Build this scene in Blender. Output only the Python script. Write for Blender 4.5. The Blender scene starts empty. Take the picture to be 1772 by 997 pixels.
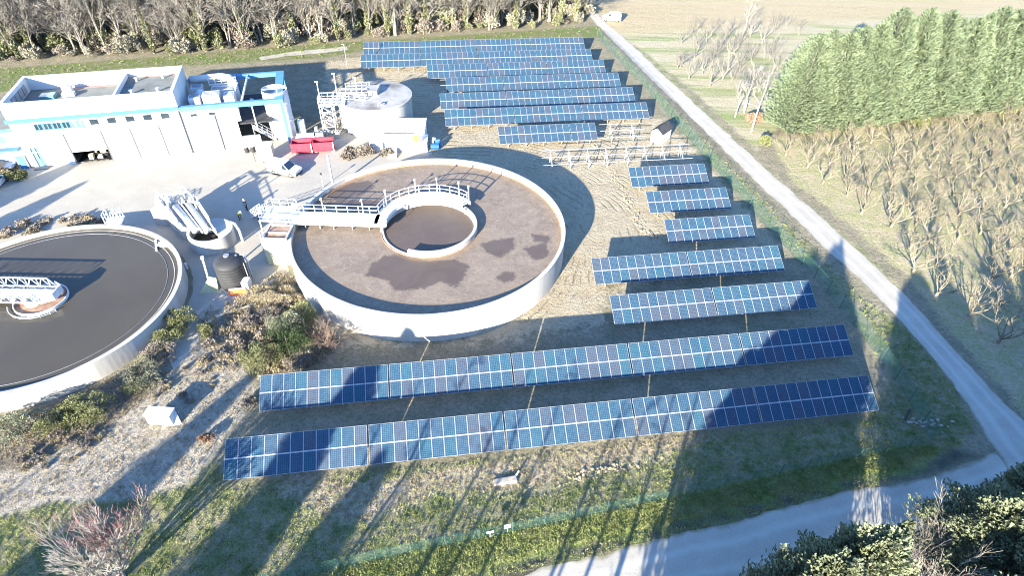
import bpy, math, random
import numpy as np
from mathutils import Vector, Matrix
PI=math.pi; R=math.radians
sc=bpy.context.scene
COL=bpy.data.collections.new("site"); sc.collection.children.link(COL)

# ---------------------------------------------------------------- camera
CW,CH=1772,997
FPX,PITCH,ROLL,CAMZ=1045.0,R(40.32),R(1.74),43.99
_fw=np.array([0,math.cos(PITCH),-math.sin(PITCH)]);_rt=np.array([1.,0,0]);_up=np.array([0,math.sin(PITCH),math.cos(PITCH)])
_R=math.cos(ROLL)*_rt+math.sin(ROLL)*_up;_U=-math.sin(ROLL)*_rt+math.cos(ROLL)*_up
def G(x,y,z=0.0):
    "real place at height z that was measured at photo coordinates x, y"
    d=_fw+_R*(x-CW/2)/FPX-_U*(y-CH/2)/FPX
    p=np.array([0,0,CAMZ])+d*(z-CAMZ)/d[2]
    return Vector((p[0],p[1],z))
def G2(x,y,z=0.0):
    g=G(x,y,z); return (g.x,g.y)
cam=bpy.data.cameras.new("camera"); camo=bpy.data.objects.new("camera",cam); COL.objects.link(camo)
cam.sensor_width=36; cam.lens=FPX/CW*36; cam.clip_end=4000; cam.clip_start=0.5
M=Matrix(((_R[0],_U[0],-_fw[0],0),(_R[1],_U[1],-_fw[1],0),(_R[2],_U[2],-_fw[2],CAMZ),(0,0,0,1)))
camo.matrix_world=M; sc.camera=camo

# ---------------------------------------------------------------- light
SUN_EL,SUN_AZ=R(16.6),R(23.9)      # azimuth the shadows run to, clockwise from +y
sdir=Vector((math.sin(SUN_AZ)*math.cos(SUN_EL),math.cos(SUN_AZ)*math.cos(SUN_EL),-math.sin(SUN_EL)))
sl=bpy.data.lights.new("sun","SUN"); sl.energy=4.9; sl.angle=R(0.6); sl.color=(1.0,0.92,0.76)
so=bpy.data.objects.new("sun",sl); COL.objects.link(so); so.rotation_mode='QUATERNION'; so.rotation_quaternion=sdir.to_track_quat('-Z','Y'); so.location=(-60,-120,90)
w=bpy.data.worlds.new("World"); sc.world=w; w.use_nodes=True
nt=w.node_tree; bg=nt.nodes["Background"]; sky=nt.nodes.new("ShaderNodeTexSky"); sky.sky_type='NISHITA'; sky.sun_disc=False
sky.sun_elevation=SUN_EL; sky.sun_rotation=SUN_AZ+PI; sky.altitude=50; sky.air_density=1.0; sky.dust_density=0.3; sky.ozone_density=2.5
tn=nt.nodes.new('ShaderNodeMix'); tn.data_type='RGBA'; tn.blend_type='MULTIPLY'; tn.inputs[0].default_value=1.0; nt.links.new(sky.outputs[0],tn.inputs[6]); tn.inputs[7].default_value=(.66,.86,1.16,1); nt.links.new(tn.outputs[2],bg.inputs[0]); bg.inputs[1].default_value=0.115
sc.view_settings.view_transform='Standard'; sc.view_settings.look='None'; sc.view_settings.exposure=2.3; sc.view_settings.gamma=1
sc.render.engine='CYCLES'
try:
    sc.cycles.use_denoising=True; sc.cycles.filter_width=1.05; sc.cycles.max_bounces=5; sc.cycles.diffuse_bounces=3; sc.cycles.glossy_bounces=3; sc.cycles.transparent_max_bounces=6
except Exception: pass

# ---------------------------------------------------------------- materials
MATS={}
class NT:
    "small helper to write node trees"
    def __init__(s,m): s.t=m.node_tree; s.n=s.t.nodes; s.l=s.t.links
    def node(s,k,**kw):
        n=s.n.new(k)
        for a,b in kw.items(): setattr(n,a,b)
        return n
    def link(s,a,b): s.l.new(a,b)
    def val(s,inp,v):
        if hasattr(v,'is_output') or isinstance(v,bpy.types.NodeSocket): s.l.new(v,inp)
        else: inp.default_value=v
    def math(s,op,a,b=0.0,c=None,clamp=False):
        n=s.node('ShaderNodeMath',operation=op,use_clamp=clamp); s.val(n.inputs[0],a); s.val(n.inputs[1],b)
        if c is not None: s.val(n.inputs[2],c)
        return n.outputs[0]
    def noise(s,vec,scale,detail=4,rough=.55,dist=0.0):
        n=s.node('ShaderNodeTexNoise'); s.link(vec,n.inputs['Vector']); n.inputs['Scale'].default_value=scale; n.inputs['Detail'].default_value=detail; n.inputs['Roughness'].default_value=rough; n.inputs['Distortion'].default_value=dist
        return n.outputs['Fac']
    def step(s,v,a,b):
        n=s.node('ShaderNodeMapRange',interpolation_type='SMOOTHSTEP'); s.val(n.inputs['Value'],v); n.inputs['From Min'].default_value=a; n.inputs['From Max'].default_value=b
        return n.outputs[0]
    def mix(s,f,a,b,mode='MIX'):
        n=s.node('ShaderNodeMix',data_type='RGBA',blend_type=mode); s.val(n.inputs['Factor'],f)
        for k,v in (('A',a),('B',b)):
            i=[q for q in n.inputs if q.name==k and q.type=='RGBA'][0]
            s.val(i,(*v,1) if isinstance(v,tuple) and len(v)==3 else v)
        return [o for o in n.outputs if o.type=='RGBA'][0]
    def attr(s,name): return s.node('ShaderNodeAttribute',attribute_name=name).outputs['Fac']
    def bump(s,h,strength,dist=0.1):
        n=s.node('ShaderNodeBump'); s.link(h,n.inputs['Height']); n.inputs['Strength'].default_value=strength; n.inputs['Distance'].default_value=dist
        return n.outputs[0]
def newmat(name,rough=.8,spec=.3,metal=0.0):
    m=bpy.data.materials.new(name); m.use_nodes=True; MATS[name]=m
    b=m.node_tree.nodes['Principled BSDF']; b.inputs['Roughness'].default_value=rough; b.inputs['Specular IOR Level'].default_value=spec; b.inputs['Metallic'].default_value=metal
    return m,NT(m),b
def mat(name,col,col2=None,scale=1.5,rough=.8,spec=.3,metal=0.0,bump=0.0,bscale=None,detail=5,streak=False,rnd=0.0):
    "surface with noise between two tones, optional vertical streaks, bump and per-object variation"
    m,t,b=newmat(name,rough,spec,metal)
    tc=t.node('ShaderNodeTexCoord').outputs['Object']
    col2=col2 or tuple(c*.78 for c in col)
    v=tc
    if streak:
        mp=t.node('ShaderNodeMapping'); t.link(tc,mp.inputs[0]); mp.inputs['Scale'].default_value=(1,1,.12); v=mp.outputs[0]
    f=t.step(t.noise(v,scale,detail),.32,.72)
    c=t.mix(f,col,col2)
    if rnd:
        r=t.node('ShaderNodeObjectInfo').outputs['Random']
        k=t.math('MULTIPLY_ADD',r,rnd*2,1-rnd); c=t.mix(1.0,c,t.node('ShaderNodeCombineColor').outputs[0],'MULTIPLY')
        cc=[n for n in t.n if n.bl_idname=='ShaderNodeCombineColor'][-1]
        for i in range(3): t.link(k,cc.inputs[i])
    t.link(c,b.inputs['Base Color'])
    if bump: t.link(t.bump(t.noise(tc,bscale or scale*4,4),bump,.08),b.inputs['Normal'])
    return m
def leafmat(name,dark,light,scale=.6,trans=.12,rnd=.18):
    m,t,b=newmat(name,.7,.25)
    tc=t.node('ShaderNodeNewGeometry').outputs['Position']
    f=t.step(t.noise(tc,scale,5,.7),.3,.7); c=t.mix(f,dark,light)
    f2=t.step(t.noise(tc,scale*7,2,.6),.35,.65); c=t.mix(t.math('MULTIPLY',f2,.45),c,tuple(x*1.5 for x in light))
    r=t.node('ShaderNodeObjectInfo').outputs['Random']; k=t.math('MULTIPLY_ADD',r,rnd*2,1-rnd)
    cc=t.node('ShaderNodeCombineColor')
    for i in range(3): t.link(k,cc.inputs[i])
    c=t.mix(1.0,c,cc.outputs[0],'MULTIPLY'); t.link(c,b.inputs['Base Color'])
    if trans:
        tr=t.node('ShaderNodeBsdfTranslucent'); t.link(c,tr.inputs[0]); ms=t.node('ShaderNodeMixShader'); ms.inputs[0].default_value=trans
        out=t.n['Material Output']; t.link(b.outputs[0],ms.inputs[1]); t.link(tr.outputs[0],ms.inputs[2]); t.link(ms.outputs[0],out.inputs[0])
    return m
mat('concrete_white',(.46,.44,.40),(.33,.31,.275),.5,.85,.2,bump=.15,streak=True)
mat('concrete_pale',(.42,.40,.36),(.27,.255,.23),.5,.9,.2,bump=.25,streak=True)
mat('concrete_stained',(.36,.345,.32),(.15,.14,.13),.32,.9,.2,bump=.2,detail=8)
mat('concrete_yellow',(.47,.44,.22),(.45,.41,.28),.6,.9,.2,streak=True)
mat('plaster_white',(.60,.59,.57),(.52,.51,.49),.4,.8,.2,streak=True)
mat('plaster_door',(.47,.475,.48),(.40,.405,.41),.5,.6,.3,streak=True)
mat('paint_blue',(.085,.235,.44),(.07,.20,.38),.7,.55,.3,streak=True)
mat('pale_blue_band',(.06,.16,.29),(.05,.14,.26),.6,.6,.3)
mat('roof_gravel',(.20,.205,.19),(.14,.15,.135),.5,.95,.1,bump=.4,bscale=9)
mat('roof_pink',(.30,.20,.18),(.24,.17,.16),.5,.95,.1)
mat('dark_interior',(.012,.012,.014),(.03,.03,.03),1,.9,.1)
mat('asphalt_dark',(.055,.055,.058),(.04,.04,.042),1,.9,.2)
mat('white_metal',(.58,.59,.60),(.48,.49,.50),.8,.45,.4)
mat('seam_grey',(.10,.10,.105),None,1,.7,.3)
mat('grey_metal',(.30,.31,.32),(.22,.23,.24),1.2,.5,.4,metal=.3)
mat('galvanised',(.42,.43,.44),(.33,.34,.35),2,.45,.5,metal=.35)
mat('alu_frame',(.40,.41,.43),(.34,.35,.37),2,.4,.5,metal=.2)
mat('rust',(.26,.15,.10),(.34,.24,.18),1.5,.9,.2)
mat('black_plastic',(.028,.029,.031),(.04,.041,.043),1,.65,.3)
mat('red_paint',(.50,.045,.07),(.42,.03,.05),1.2,.5,.4)
mat('orange_paint',(.60,.16,.05),None,1.5,.6,.3)
mat('sign_white',(.70,.70,.70),None,2,.5,.3)
mat('car_white',(.62,.63,.64),(.58,.59,.60),.5,.25,.6)
mat('car_blue',(.03,.13,.32),None,.5,.25,.6)
mat('glass_dark',(.02,.03,.04),(.03,.045,.055),.6,.06,.7)
mat('glass_teal',(.10,.26,.28),(.16,.34,.36),.6,.15,.6)
mat('rubber',(.015,.015,.015),None,2,.85,.2)
mat('lamp_red',(.35,.02,.02),None,2,.4,.4)
mat('lamp_clear',(.6,.6,.58),None,2,.2,.6)
mat('cream_paint',(.50,.47,.36),(.44,.41,.31),.8,.7,.3)
mat('blue_drum',(.02,.10,.33),None,1,.4,.4)
mat('bark_pale',(.26,.235,.20),(.165,.15,.128),2.5,.9,.15,rnd=.25)
mat('bark_orchard',(.25,.215,.155),(.12,.10,.075),2.2,.9,.15,rnd=.22)
mat('bark_grey',(.23,.21,.185),(.15,.137,.12),2.5,.9,.15,rnd=.25)
mat('bark_white',(.31,.29,.26),(.20,.185,.165),1.2,.9,.15,rnd=.1)
mat('twig_red',(.22,.12,.115),(.16,.10,.095),2,.9,.15)
mat('twig_brown',(.20,.145,.115),(.14,.105,.085),2,.9,.15,rnd=.2)
mat('skin',(.45,.28,.20),None,3,.6,.3)
mat('cloth_yellow',(.48,.52,.06),None,3,.8,.2)
mat('cloth_dark',(.02,.022,.03),None,3,.9,.2)
mat('cloth_black',(.015,.015,.017),None,3,.9,.2)
mat('stone',(.36,.325,.27),(.26,.235,.19),3,.95,.15)
mat('clod',(.30,.25,.17),(.22,.18,.12),3,.95,.1)
mat('fence_green',(.05,.13,.105),(.065,.15,.12),2,.6,.3)
mat('fence_post',(.07,.11,.095),None,2,.6,.3)
leafmat('leaf_cypress',(.082,.112,.064),(.155,.19,.112),.7,.16,.1)
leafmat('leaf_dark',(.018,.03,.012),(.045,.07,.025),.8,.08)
leafmat('leaf_olive',(.075,.085,.037),(.175,.18,.08),.9)
leafmat('leaf_greygreen',(.10,.11,.07),(.21,.21,.14),1.1)
leafmat('leaf_lime',(.115,.135,.055),(.22,.23,.10),1.1)
leafmat('leaf_tan',(.18,.15,.095),(.32,.275,.18),1.3)
leafmat('leaf_heather',(.13,.11,.09),(.26,.225,.185),1.4)
leafmat('leaf_ivy',(.11,.12,.062),(.23,.235,.125),.8)
leafmat('leaf_scrub',(.16,.155,.115),(.31,.29,.225),.7)
leafmat('leaf_rust',(.19,.11,.075),(.29,.185,.13),1.4)
leafmat('leaf_oak',(.065,.08,.045),(.19,.21,.125),1.2,.14)
leafmat('grass_blade',(.13,.165,.05),(.28,.30,.115),.5,.2)
leafmat('straw_blade',(.17,.135,.075),(.30,.25,.15),.5,.1)

# ---------------------------------------------------------------- mesh builder
class MB:
    def __init__(s): s.v=[]; s.f=[]; s.m=[]; s.mi=0
    def mat(s,i): s.mi=i; return s
    def add(s,vs,fs):
        o=len(s.v); s.v.extend([tuple(q) for q in vs]); s.f.extend([tuple(o+i for i in f) for f in fs]); s.m.extend([s.mi]*len(fs)); return s
    def hexa(s,p):   # 8 points, bottom 4 ccw then top 4
        return s.add(p,[(0,3,2,1),(4,5,6,7),(0,1,5,4),(1,2,6,5),(2,3,7,6),(3,0,4,7)])
    def box(s,x0,x1,y0,y1,z0,z1): return s.hexa([(x0,y0,z0),(x1,y0,z0),(x1,y1,z0),(x0,y1,z0),(x0,y0,z1),(x1,y0,z1),(x1,y1,z1),(x0,y1,z1)])
    def bar(s,a,b,w,h=None,up=(0,0,1)):
        a=Vector(a);b=Vector(b);h=h or w;d=(b-a)
        if d.length<1e-6: return s
        d.normalize();u=Vector(up)
        if abs(d.dot(u))>.98: u=Vector((1,0,0))
        x=d.cross(u).normalized()*w/2;y=x.cross(d).normalized()*h/2
        return s.hexa([a-x-y,a+x-y,b+x-y,b-x-y,a-x+y,a+x+y,b+x+y,b-x+y])
    def tube(s,pts,rad,n=6,cap=True):
        pts=[Vector(p) for p in pts]; rad=rad if hasattr(rad,'__len__') else [rad]*len(pts)
        rings=[];ref=Vector((0.31,.17,.93))
        vs=[];fs=[]
        for i,p in enumerate(pts):
            d=(pts[min(i+1,len(pts)-1)]-pts[max(i-1,0)])
            if d.length<1e-7: d=Vector((0,0,1))
            d.normalize()
            r=ref if abs(d.dot(ref))<.95 else Vector((1,0,0))
            x=d.cross(r).normalized();y=d.cross(x)
            for k in range(n):
                a=2*PI*k/n; vs.append(p+(x*math.cos(a)+y*math.sin(a))*rad[i])
        for i in range(len(pts)-1):
            for k in range(n):
                a=i*n+k;b=i*n+(k+1)%n; fs.append((a,b,b+n,a+n))
        if cap:
            fs.append(tuple(range(n-1,-1,-1))); fs.append(tuple((len(pts)-1)*n+k for k in range(n)))
        return s.add(vs,fs)
    def prism(s,poly,z0,z1):
        n=len(poly);vs=[(x,y,z0) for x,y in poly]+[(x,y,z1) for x,y in poly]
        fs=[(i,(i+1)%n,n+(i+1)%n,n+i) for i in range(n)]+[tuple(range(n-1,-1,-1)),tuple(range(n,2*n))]
        return s.add(vs,fs)
    def lathe(s,prof,n=32,c=(0,0),a0=0.0,a1=2*PI,close=False):
        full=abs(a1-a0-2*PI)<1e-6; k=n if full else n+1;vs=[];fs=[];L=len(prof)
        for i in range(k):
            a=a0+(a1-a0)*i/n
            for r,z in prof: vs.append((c[0]+r*math.cos(a),c[1]+r*math.sin(a),z))
        for i in range(n):
            j=(i+1)%k
            for q in range(L if close else L-1):
                q2=(q+1)%L; fs.append((i*L+q,j*L+q,j*L+q2,i*L+q2))
        if not full and close:
            fs.append(tuple(range(L-1,-1,-1))); fs.append(tuple((k-1)*L+q for q in range(L)))
        return s.add(vs,fs)
    def ring(s,ri,ro,z0,z1,n=96,c=(0,0),a0=0.0,a1=2*PI): return s.lathe([(ro,z0),(ro,z1),(ri,z1),(ri,z0)],n,c,a0,a1,True)
    def disc(s,r,z,n=48,c=(0,0)): return s.add([(c[0]+r*math.cos(2*PI*i/n),c[1]+r*math.sin(2*PI*i/n),z) for i in range(n)],[tuple(range(n))])
    def cyl(s,x,y,z0,z1,r,n=16,r1=None): return s.tube([(x,y,z0),(x,y,z1)],[r,r if r1 is None else r1],n)
    def build(s,name,mats,parent=None,smooth=False):
        me=bpy.data.meshes.new(name); me.from_pydata(s.v,[],s.f)
        for q in (mats if isinstance(mats,(list,tuple)) else [mats]): me.materials.append(MATS[q])
        me.polygons.foreach_set('material_index',s.m)
        if smooth: me.polygons.foreach_set('use_smooth',[True]*len(s.f))
        me.update(); o=bpy.data.objects.new(name,me); COL.objects.link(o)
        if parent is not None: o.parent=parent
        return o
def leafmesh(name,V,F,m):
    "mesh from numpy arrays of quads"
    me=bpy.data.meshes.new(name); nv=len(V);nf=len(F)
    me.vertices.add(nv); me.vertices.foreach_set('co',np.asarray(V,dtype=np.float32).ravel())
    me.loops.add(nf*4); me.loops.foreach_set('vertex_index',np.asarray(F,dtype=np.int32).ravel())
    me.polygons.add(nf); me.polygons.foreach_set('loop_start',np.arange(0,nf*4,4,dtype=np.int32))
    me.update(calc_edges=True); me.validate(); me.materials.append(MATS[m]); return me
def link(name,me,parent=None):
    o=bpy.data.objects.new(name,me); COL.objects.link(o)
    if parent is not None: o.parent=parent
    return o
def tag(o,label,cat,group=None):
    o['label']=label;o['category']=cat
    if group:o['group']=group
    return o
def struct(o,kind='structure',label=None,cat=None):
    o['kind']=kind
    if label:o['label']=label
    if cat:o['category']=cat
    return o
def thing(name,label,cat,loc=(0,0,0),rz=0.0,group=None):
    o=bpy.data.objects.new(name,None); COL.objects.link(o); o.location=loc; o.rotation_euler=(0,0,rz); o.empty_display_size=.3
    return tag(o,label,cat,group)
def kids(o): return [c for c in COL.objects if c.parent==o]
# leaf clouds ------------------------------------------------------
def quads(C,N,L,Wd,rng,up=.0,roll=True):
    "leaf quads at centres C, long axis near N, length L, width Wd"
    n=len(C); A=N+rng.normal(0,.45,(n,3)); A[:,2]+=up; A/=np.linalg.norm(A,axis=1)[:,None]+1e-9
    B=rng.normal(0,1,(n,3)); B-=A*(A*B).sum(1)[:,None]; B/=np.linalg.norm(B,axis=1)[:,None]+1e-9
    l=(L*rng.uniform(.6,1.3,n))[:,None]*.5; wv=(Wd*rng.uniform(.6,1.3,n))[:,None]*.5
    V=np.stack([C-A*l-B*wv*.5,C-A*l+B*wv*.5,C+A*l+B*wv,C+A*l-B*wv],1).reshape(-1,3)
    return V,np.arange(n*4).reshape(n,4)
def bushmesh(name,m,rx,ry,h,n,size,seed,lumps=14,up=.3,core=True):
    rng=np.random.default_rng(seed); C=[];N=[]
    for k in range(lumps):
        a=rng.uniform(0,2*PI); q=math.sqrt(rng.uniform(0,1))*.72; cx,cy=q*math.cos(a),q*math.sin(a)
        cz=rng.uniform(.25,.95)*math.sqrt(max(0.05,1-q*q))*.75; lr=rng.uniform(.22,.4)
        k2=n//lumps; d=rng.normal(0,1,(k2,3)); d/=np.linalg.norm(d,axis=1)[:,None]; d[:,2]=np.where(d[:,2]<-.4,-d[:,2],d[:,2])
        rr=lr*rng.uniform(.7,1.08,k2)[:,None]
        C.append(np.array([cx,cy,cz])+d*rr); N.append(d)
    C=np.concatenate(C)*np.array([rx,ry,h]);N=np.concatenate(N); C[:,2]=np.maximum(C[:,2],.03)
    V,F=quads(C,N,size,size*.55,rng,up)
    return leafmesh(name,V,F,m)
def coniferMesh(name,m,Rm,h,n,size,seed,base=.04,power=1.5,tip=.15,up=.55,shell=.72):
    rng=np.random.default_rng(seed); t=rng.beta(1.25,1.5,n); z=h*(base+(1-base)*t)
    prof=np.minimum(1,(t/.14)**.6)*(1-t**power*(1-tip)); prof[t>.97]*=.5
    a=rng.uniform(0,2*PI,n)
    lump=1+.16*np.sin(a*5+t*9+seed)+.12*np.sin(a*9-t*23)+.09*np.sin(a*3+t*41)
    r=Rm*prof*lump*np.where(rng.uniform(0,1,n)<.2,rng.uniform(.35,.8,n),rng.uniform(shell,1.1,n))
    C=np.stack([r*np.cos(a),r*np.sin(a),z],1);N=np.stack([np.cos(a),np.sin(a),np.full(n,.25)],1)
    V,F=quads(C,N,size,size*.42,rng,up); return leafmesh(name,V,F,m)

# bare branches ----------------------------------------------------
def grow(mb,p,d,length,r,lev,maxlev,rng,nseg=3,spread=.6,kids=(3,4),grav=0.05,shrink=.68,tips=None,minr=.012,wob=.12):
    pts=[p];rad=[r];d=d.normalized();q=Vector(p)
    for i in range(nseg):
        d=(d+Vector((rng.gauss(0,wob),rng.gauss(0,wob),rng.gauss(0,wob)+grav))).normalized()
        q=q+d*(length/nseg); pts.append(Vector(q)); rad.append(max(minr,r*(1-.45*(i+1)/nseg)))
    mb.tube(pts,rad,5 if lev==0 else (4 if lev==1 else 3),cap=False)
    if lev>=maxlev:
        if tips is not None: tips.append((Vector(q),Vector(d)))
        return
    nk=rng.randint(*kids)
    for k in range(nk):
        f=rng.uniform(.35,1.0) if k else 1.0
        i=min(nseg-1,int(f*nseg)); t=f*nseg-i; b=pts[i].lerp(pts[i+1],min(1,t))
        ax=Vector((rng.gauss(0,1),rng.gauss(0,1),rng.gauss(0,1))); ax=(ax-d*ax.dot(d)).normalized()
        nd=(d+ax*spread*rng.uniform(.6,1.3)).normalized()
        grow(mb,b,nd,length*shrink*rng.uniform(.75,1.15),max(minr,r*.55*(1.1-.35*f)),lev+1,maxlev,rng,nseg if lev<1 else 2,spread,kids,grav,shrink,tips,minr,wob)

# ---------------------------------------------------------------- ground
def sdf(P,poly):
    "signed distance to a polygon, positive inside"
    poly=np.array(poly);n=len(poly);d=np.full(len(P),1e9);ins=np.zeros(len(P),bool)
    for i in range(n):
        a=poly[i];b=poly[(i+1)%n];e=b-a;w_=P-a
        t=np.clip((w_@e)/(e@e+1e-12),0,1);d=np.minimum(d,((w_-t[:,None]*e)**2).sum(1))
        c=((a[1]<=P[:,1])&(b[1]>P[:,1]))|((b[1]<=P[:,1])&(a[1]>P[:,1]))
        with np.errstate(divide='ignore',invalid='ignore'): xi=a[0]+(P[:,1]-a[1])*(b[0]-a[0])/(b[1]-a[1])
        ins^=c&(P[:,0]<xi)
    return np.clip(np.where(ins,1,-1)*np.sqrt(d),-6,6)
def px(*pts): return [G2(*p) for p in pts]
def grid(name,xs,ys,z,fields,mats_,parent=None,keep=None):
    X,Y=np.meshgrid(xs,ys);P=np.stack([X.ravel(),Y.ravel()],1);nx=len(xs);ny=len(ys)
    V=np.column_stack([P,np.full(len(P),z)])
    i,j=np.meshgrid(np.arange(nx-1),np.arange(ny-1));a=(j*nx+i).ravel();F=np.stack([a,a+1,a+1+nx,a+nx],1)
    if keep is not None:
        c=P[F].mean(1);F=F[keep(c)]
    me=leafmesh(name,V,F,mats_)
    if len(me.vertices)==len(V):
        for k,fn in fields.items():
            at=me.attributes.new(k,'FLOAT','POINT');at.data.foreach_set('value',fn(P).astype(np.float32))
    return link(name,me,parent)
SOIL=px((563,108),(622,98),(1005,92),(1062,128),(1120,190),(1195,250),(1235,300),(1300,375),(1345,425),(1300,440),(1200,470),(1062,500),(1035,560),(900,585),(600,600),(520,560),(620,420),(742,250),(562,235))
GRAV=px((352,545),(385,560),(420,640),(440,690),(400,735),(372,775),(325,835),(240,860),(90,868),(-60,905),(-60,835),(90,785),(190,742),(262,690),(325,610))
SCRB=px((300,640),(330,600),(262,690),(190,742),(90,790),(-60,840),(-60,740),(90,700),(200,650))
DRYS=px((470,850),(500,800),(620,838),(760,808),(860,795),(1000,775),(1225,742),(1228,765),(1120,800),(1000,830),(930,852),(760,855),(640,905),(560,900))
LUSH=px((480,1040),(560,985),(880,918),(1180,855),(1560,768),(1640,775),(1600,820),(1450,850),(1280,898),(1160,926),(1040,958),(900,1000),(700,1100))
LUSH2=px((480,1040),(560,985),(880,918),(1180,855),(1560,768),(1640,772),(1590,805),(1450,838),(1280,882),(1160,910),(1040,936),(930,962),(800,1000),(700,1060))
DITCH=px((1640,775),(1605,808),(1450,838),(1280,882),(1160,910),(1040,938),(930,964),(800,1010),(760,1100),(860,1100),(940,984),(1049,957),(1155,927),(1280,899),(1450,851),(1601,823),(1700,788))
GREEN=px((-300,1500),(-60,905),(90,868),(240,862),(330,838),(372,790),(395,838),(640,812),(1230,752),(1500,720),(1545,650),(1500,560),(1560,560),(1640,640),(1690,740),(1660,780),(1540,830),(900,1400))
FOOT=px((-200,150),(0,118),(300,96),(560,75),(830,58),(1035,44),(1050,66),(1000,63),(800,72),(625,88),(560,100),(350,112),(200,120),(0,160),(-200,200))
VERG=px((1040,60),(1140,180),(1225,280),(1310,370),(1400,470),(1470,545),(1525,640),(1560,560),(1500,520),(1400,420),(1290,310),(1120,140),(1052,66))
FIELD=px((1052,44),(1030,20),(1060,-60),(2000,-60),(2600,100),(1772,180),(1345,222),(1310,260),(1190,150))
VERR=px((1060,60),(1120,92),(1180,150),(1310,278),(1395,352),(1490,430),(1560,500),(1540,505),(1465,425),(1375,345),(1300,285),(1160,146))
ORCH=px((1330,240),(1772,185),(2300,150),(3000,700),(1900,900),(1760,700),(1660,590),(1560,470),(1470,390),(1370,310))
HEATH=px((480,470),(520,480),(540,560),(600,590),(560,630),(450,660),(420,640),(360,600),(345,560),(350,535),(400,520))
xs=np.concatenate([[-2500,-900,-450,-260],np.arange(-150,170.1,.8),[260,450,900,2500]]); ys=np.concatenate([[-1500,-500,-150,-60],np.arange(-12,250.1,.8),[330,500,1000,3000]])
m,t,b=newmat('ground_mix',.95,.15)
pos=t.node('ShaderNodeNewGeometry').outputs['Position']
nb=t.noise(pos,.09,5,.6); nm_=t.noise(pos,.5,6,.65); nf=t.noise(pos,2.6,6,.7); nff=t.noise(pos,9,3,.7)
wob=t.math('ADD',t.math('MULTIPLY',t.math('SUBTRACT',nm_,.5),5.0),t.math('MULTIPLY',t.math('SUBTRACT',nf,.5),2.5))
def region(name,soft=.5,amp=1.0): return t.step(t.math('MULTIPLY_ADD',wob,amp,t.attr(name)),-soft,soft)
grain=t.math('MULTIPLY_ADD',t.math('SUBTRACT',nff,.5),2.2,t.math('MULTIPLY_ADD',t.math('SUBTRACT',nf,.5),2.0,.5))
gs=t.step(grain,.15,.85)
def tone(a,b2): return t.mix(gs,a,b2)
base=t.mix(t.step(nm_,.38,.62),tone((.15,.145,.095),(.26,.235,.16)),tone((.20,.175,.12),(.34,.29,.21)))
soil=t.mix(t.step(nm_,.35,.66),tone((.29,.24,.155),(.41,.345,.24)),tone((.34,.29,.20),(.46,.40,.29)))
rv=t.node('ShaderNodeVectorMath',operation='SUBTRACT');t.link(pos,rv.inputs[0]);rv.inputs[1].default_value=(-9.95,58.9,0)
rut=t.node('ShaderNodeTexWave',wave_type='RINGS',rings_direction='Z');t.link(rv.outputs[0],rut.inputs[0]);rut.inputs['Scale'].default_value=.33;rut.inputs['Distortion'].default_value=16.0;rut.inputs['Detail'].default_value=4;rut.inputs['Detail Scale'].default_value=.22
rutm=t.math('MULTIPLY',t.math('MULTIPLY',t.step(rut.outputs[1],.7,.97),t.step(t.noise(pos,.16,3),.48,.62)),t.step(t.attr('soil'),0.0,1.0))
soil=t.mix(t.math('MULTIPLY',rutm,.5),soil,tone((.17,.135,.085),(.25,.205,.14)))
dry=t.mix(t.step(nm_,.36,.62),tone((.31,.255,.185),(.50,.42,.315)),tone((.22,.20,.12),(.38,.33,.22)))
lush=t.mix(t.step(nm_,.35,.65),tone((.12,.165,.045),(.25,.305,.10)),tone((.19,.19,.085),(.31,.29,.15)))
green=t.mix(t.step(nm_,.36,.6),tone((.095,.12,.045),(.20,.22,.095)),tone((.17,.16,.09),(.31,.275,.18)))
grav=t.mix(t.step(nm_,.34,.62),tone((.23,.20,.15),(.38,.335,.26)),tone((.29,.255,.20),(.46,.41,.325)))
heath=t.mix(t.step(nm_,.35,.65),tone((.12,.10,.08),(.22,.19,.155)),tone((.17,.15,.12),(.30,.27,.22)))
foot=t.mix(t.step(nm_,.42,.66),tone((.09,.125,.035),(.17,.20,.075)),tone((.16,.145,.09),(.25,.215,.14)))
mpw=t.node('ShaderNodeMapping'); t.link(pos,mpw.inputs[0]); mpw.inputs['Rotation'].default_value=(0,0,R(-13)); mpw.inputs['Scale'].default_value=(.03,.34,1)
stripe=t.noise(mpw.outputs[0],1.0,5,.6)
field=t.mix(t.step(stripe,.45,.62),tone((.36,.31,.20),(.46,.41,.29)),tone((.17,.215,.075),(.31,.32,.15)))
field=t.mix(t.math('MULTIPLY',t.step(t.attr('far'),.2,.8),.8),field,tone((.36,.275,.155),(.46,.37,.24)))
orch=t.mix(t.step(nm_,.36,.62),tone((.32,.27,.175),(.47,.40,.275)),tone((.24,.245,.115),(.38,.365,.20)))
c=base
for nme,col,soft,amp in (('green',green,.5,.8),('soil',soil,.7,1.3),('field',field,.6,.5),('orch',orch,.6,.5),('foot',foot,.5,.5),('verg',t.mix(t.step(nm_,.4,.6),tone((.16,.175,.08),(.27,.27,.14)),tone((.24,.215,.14),(.37,.325,.22))),.5,.5),('verr',t.mix(t.step(nm_,.4,.6),tone((.11,.15,.05),(.22,.25,.10)),tone((.24,.22,.13),(.36,.32,.21))),.5,.5),('scrb',tone((.12,.10,.08),(.26,.225,.175)),.6,.8),('lush',lush,.3,.2),('heath',heath,.5,.6),('ditch',tone((.06,.06,.045),(.12,.115,.085)),.5,.25),('grav',grav,.5,.5),('dry',dry,.8,.55)):
    c=t.mix(region(nme,soft,amp),c,col)
t.link(c,b.inputs['Base Color'])
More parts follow.
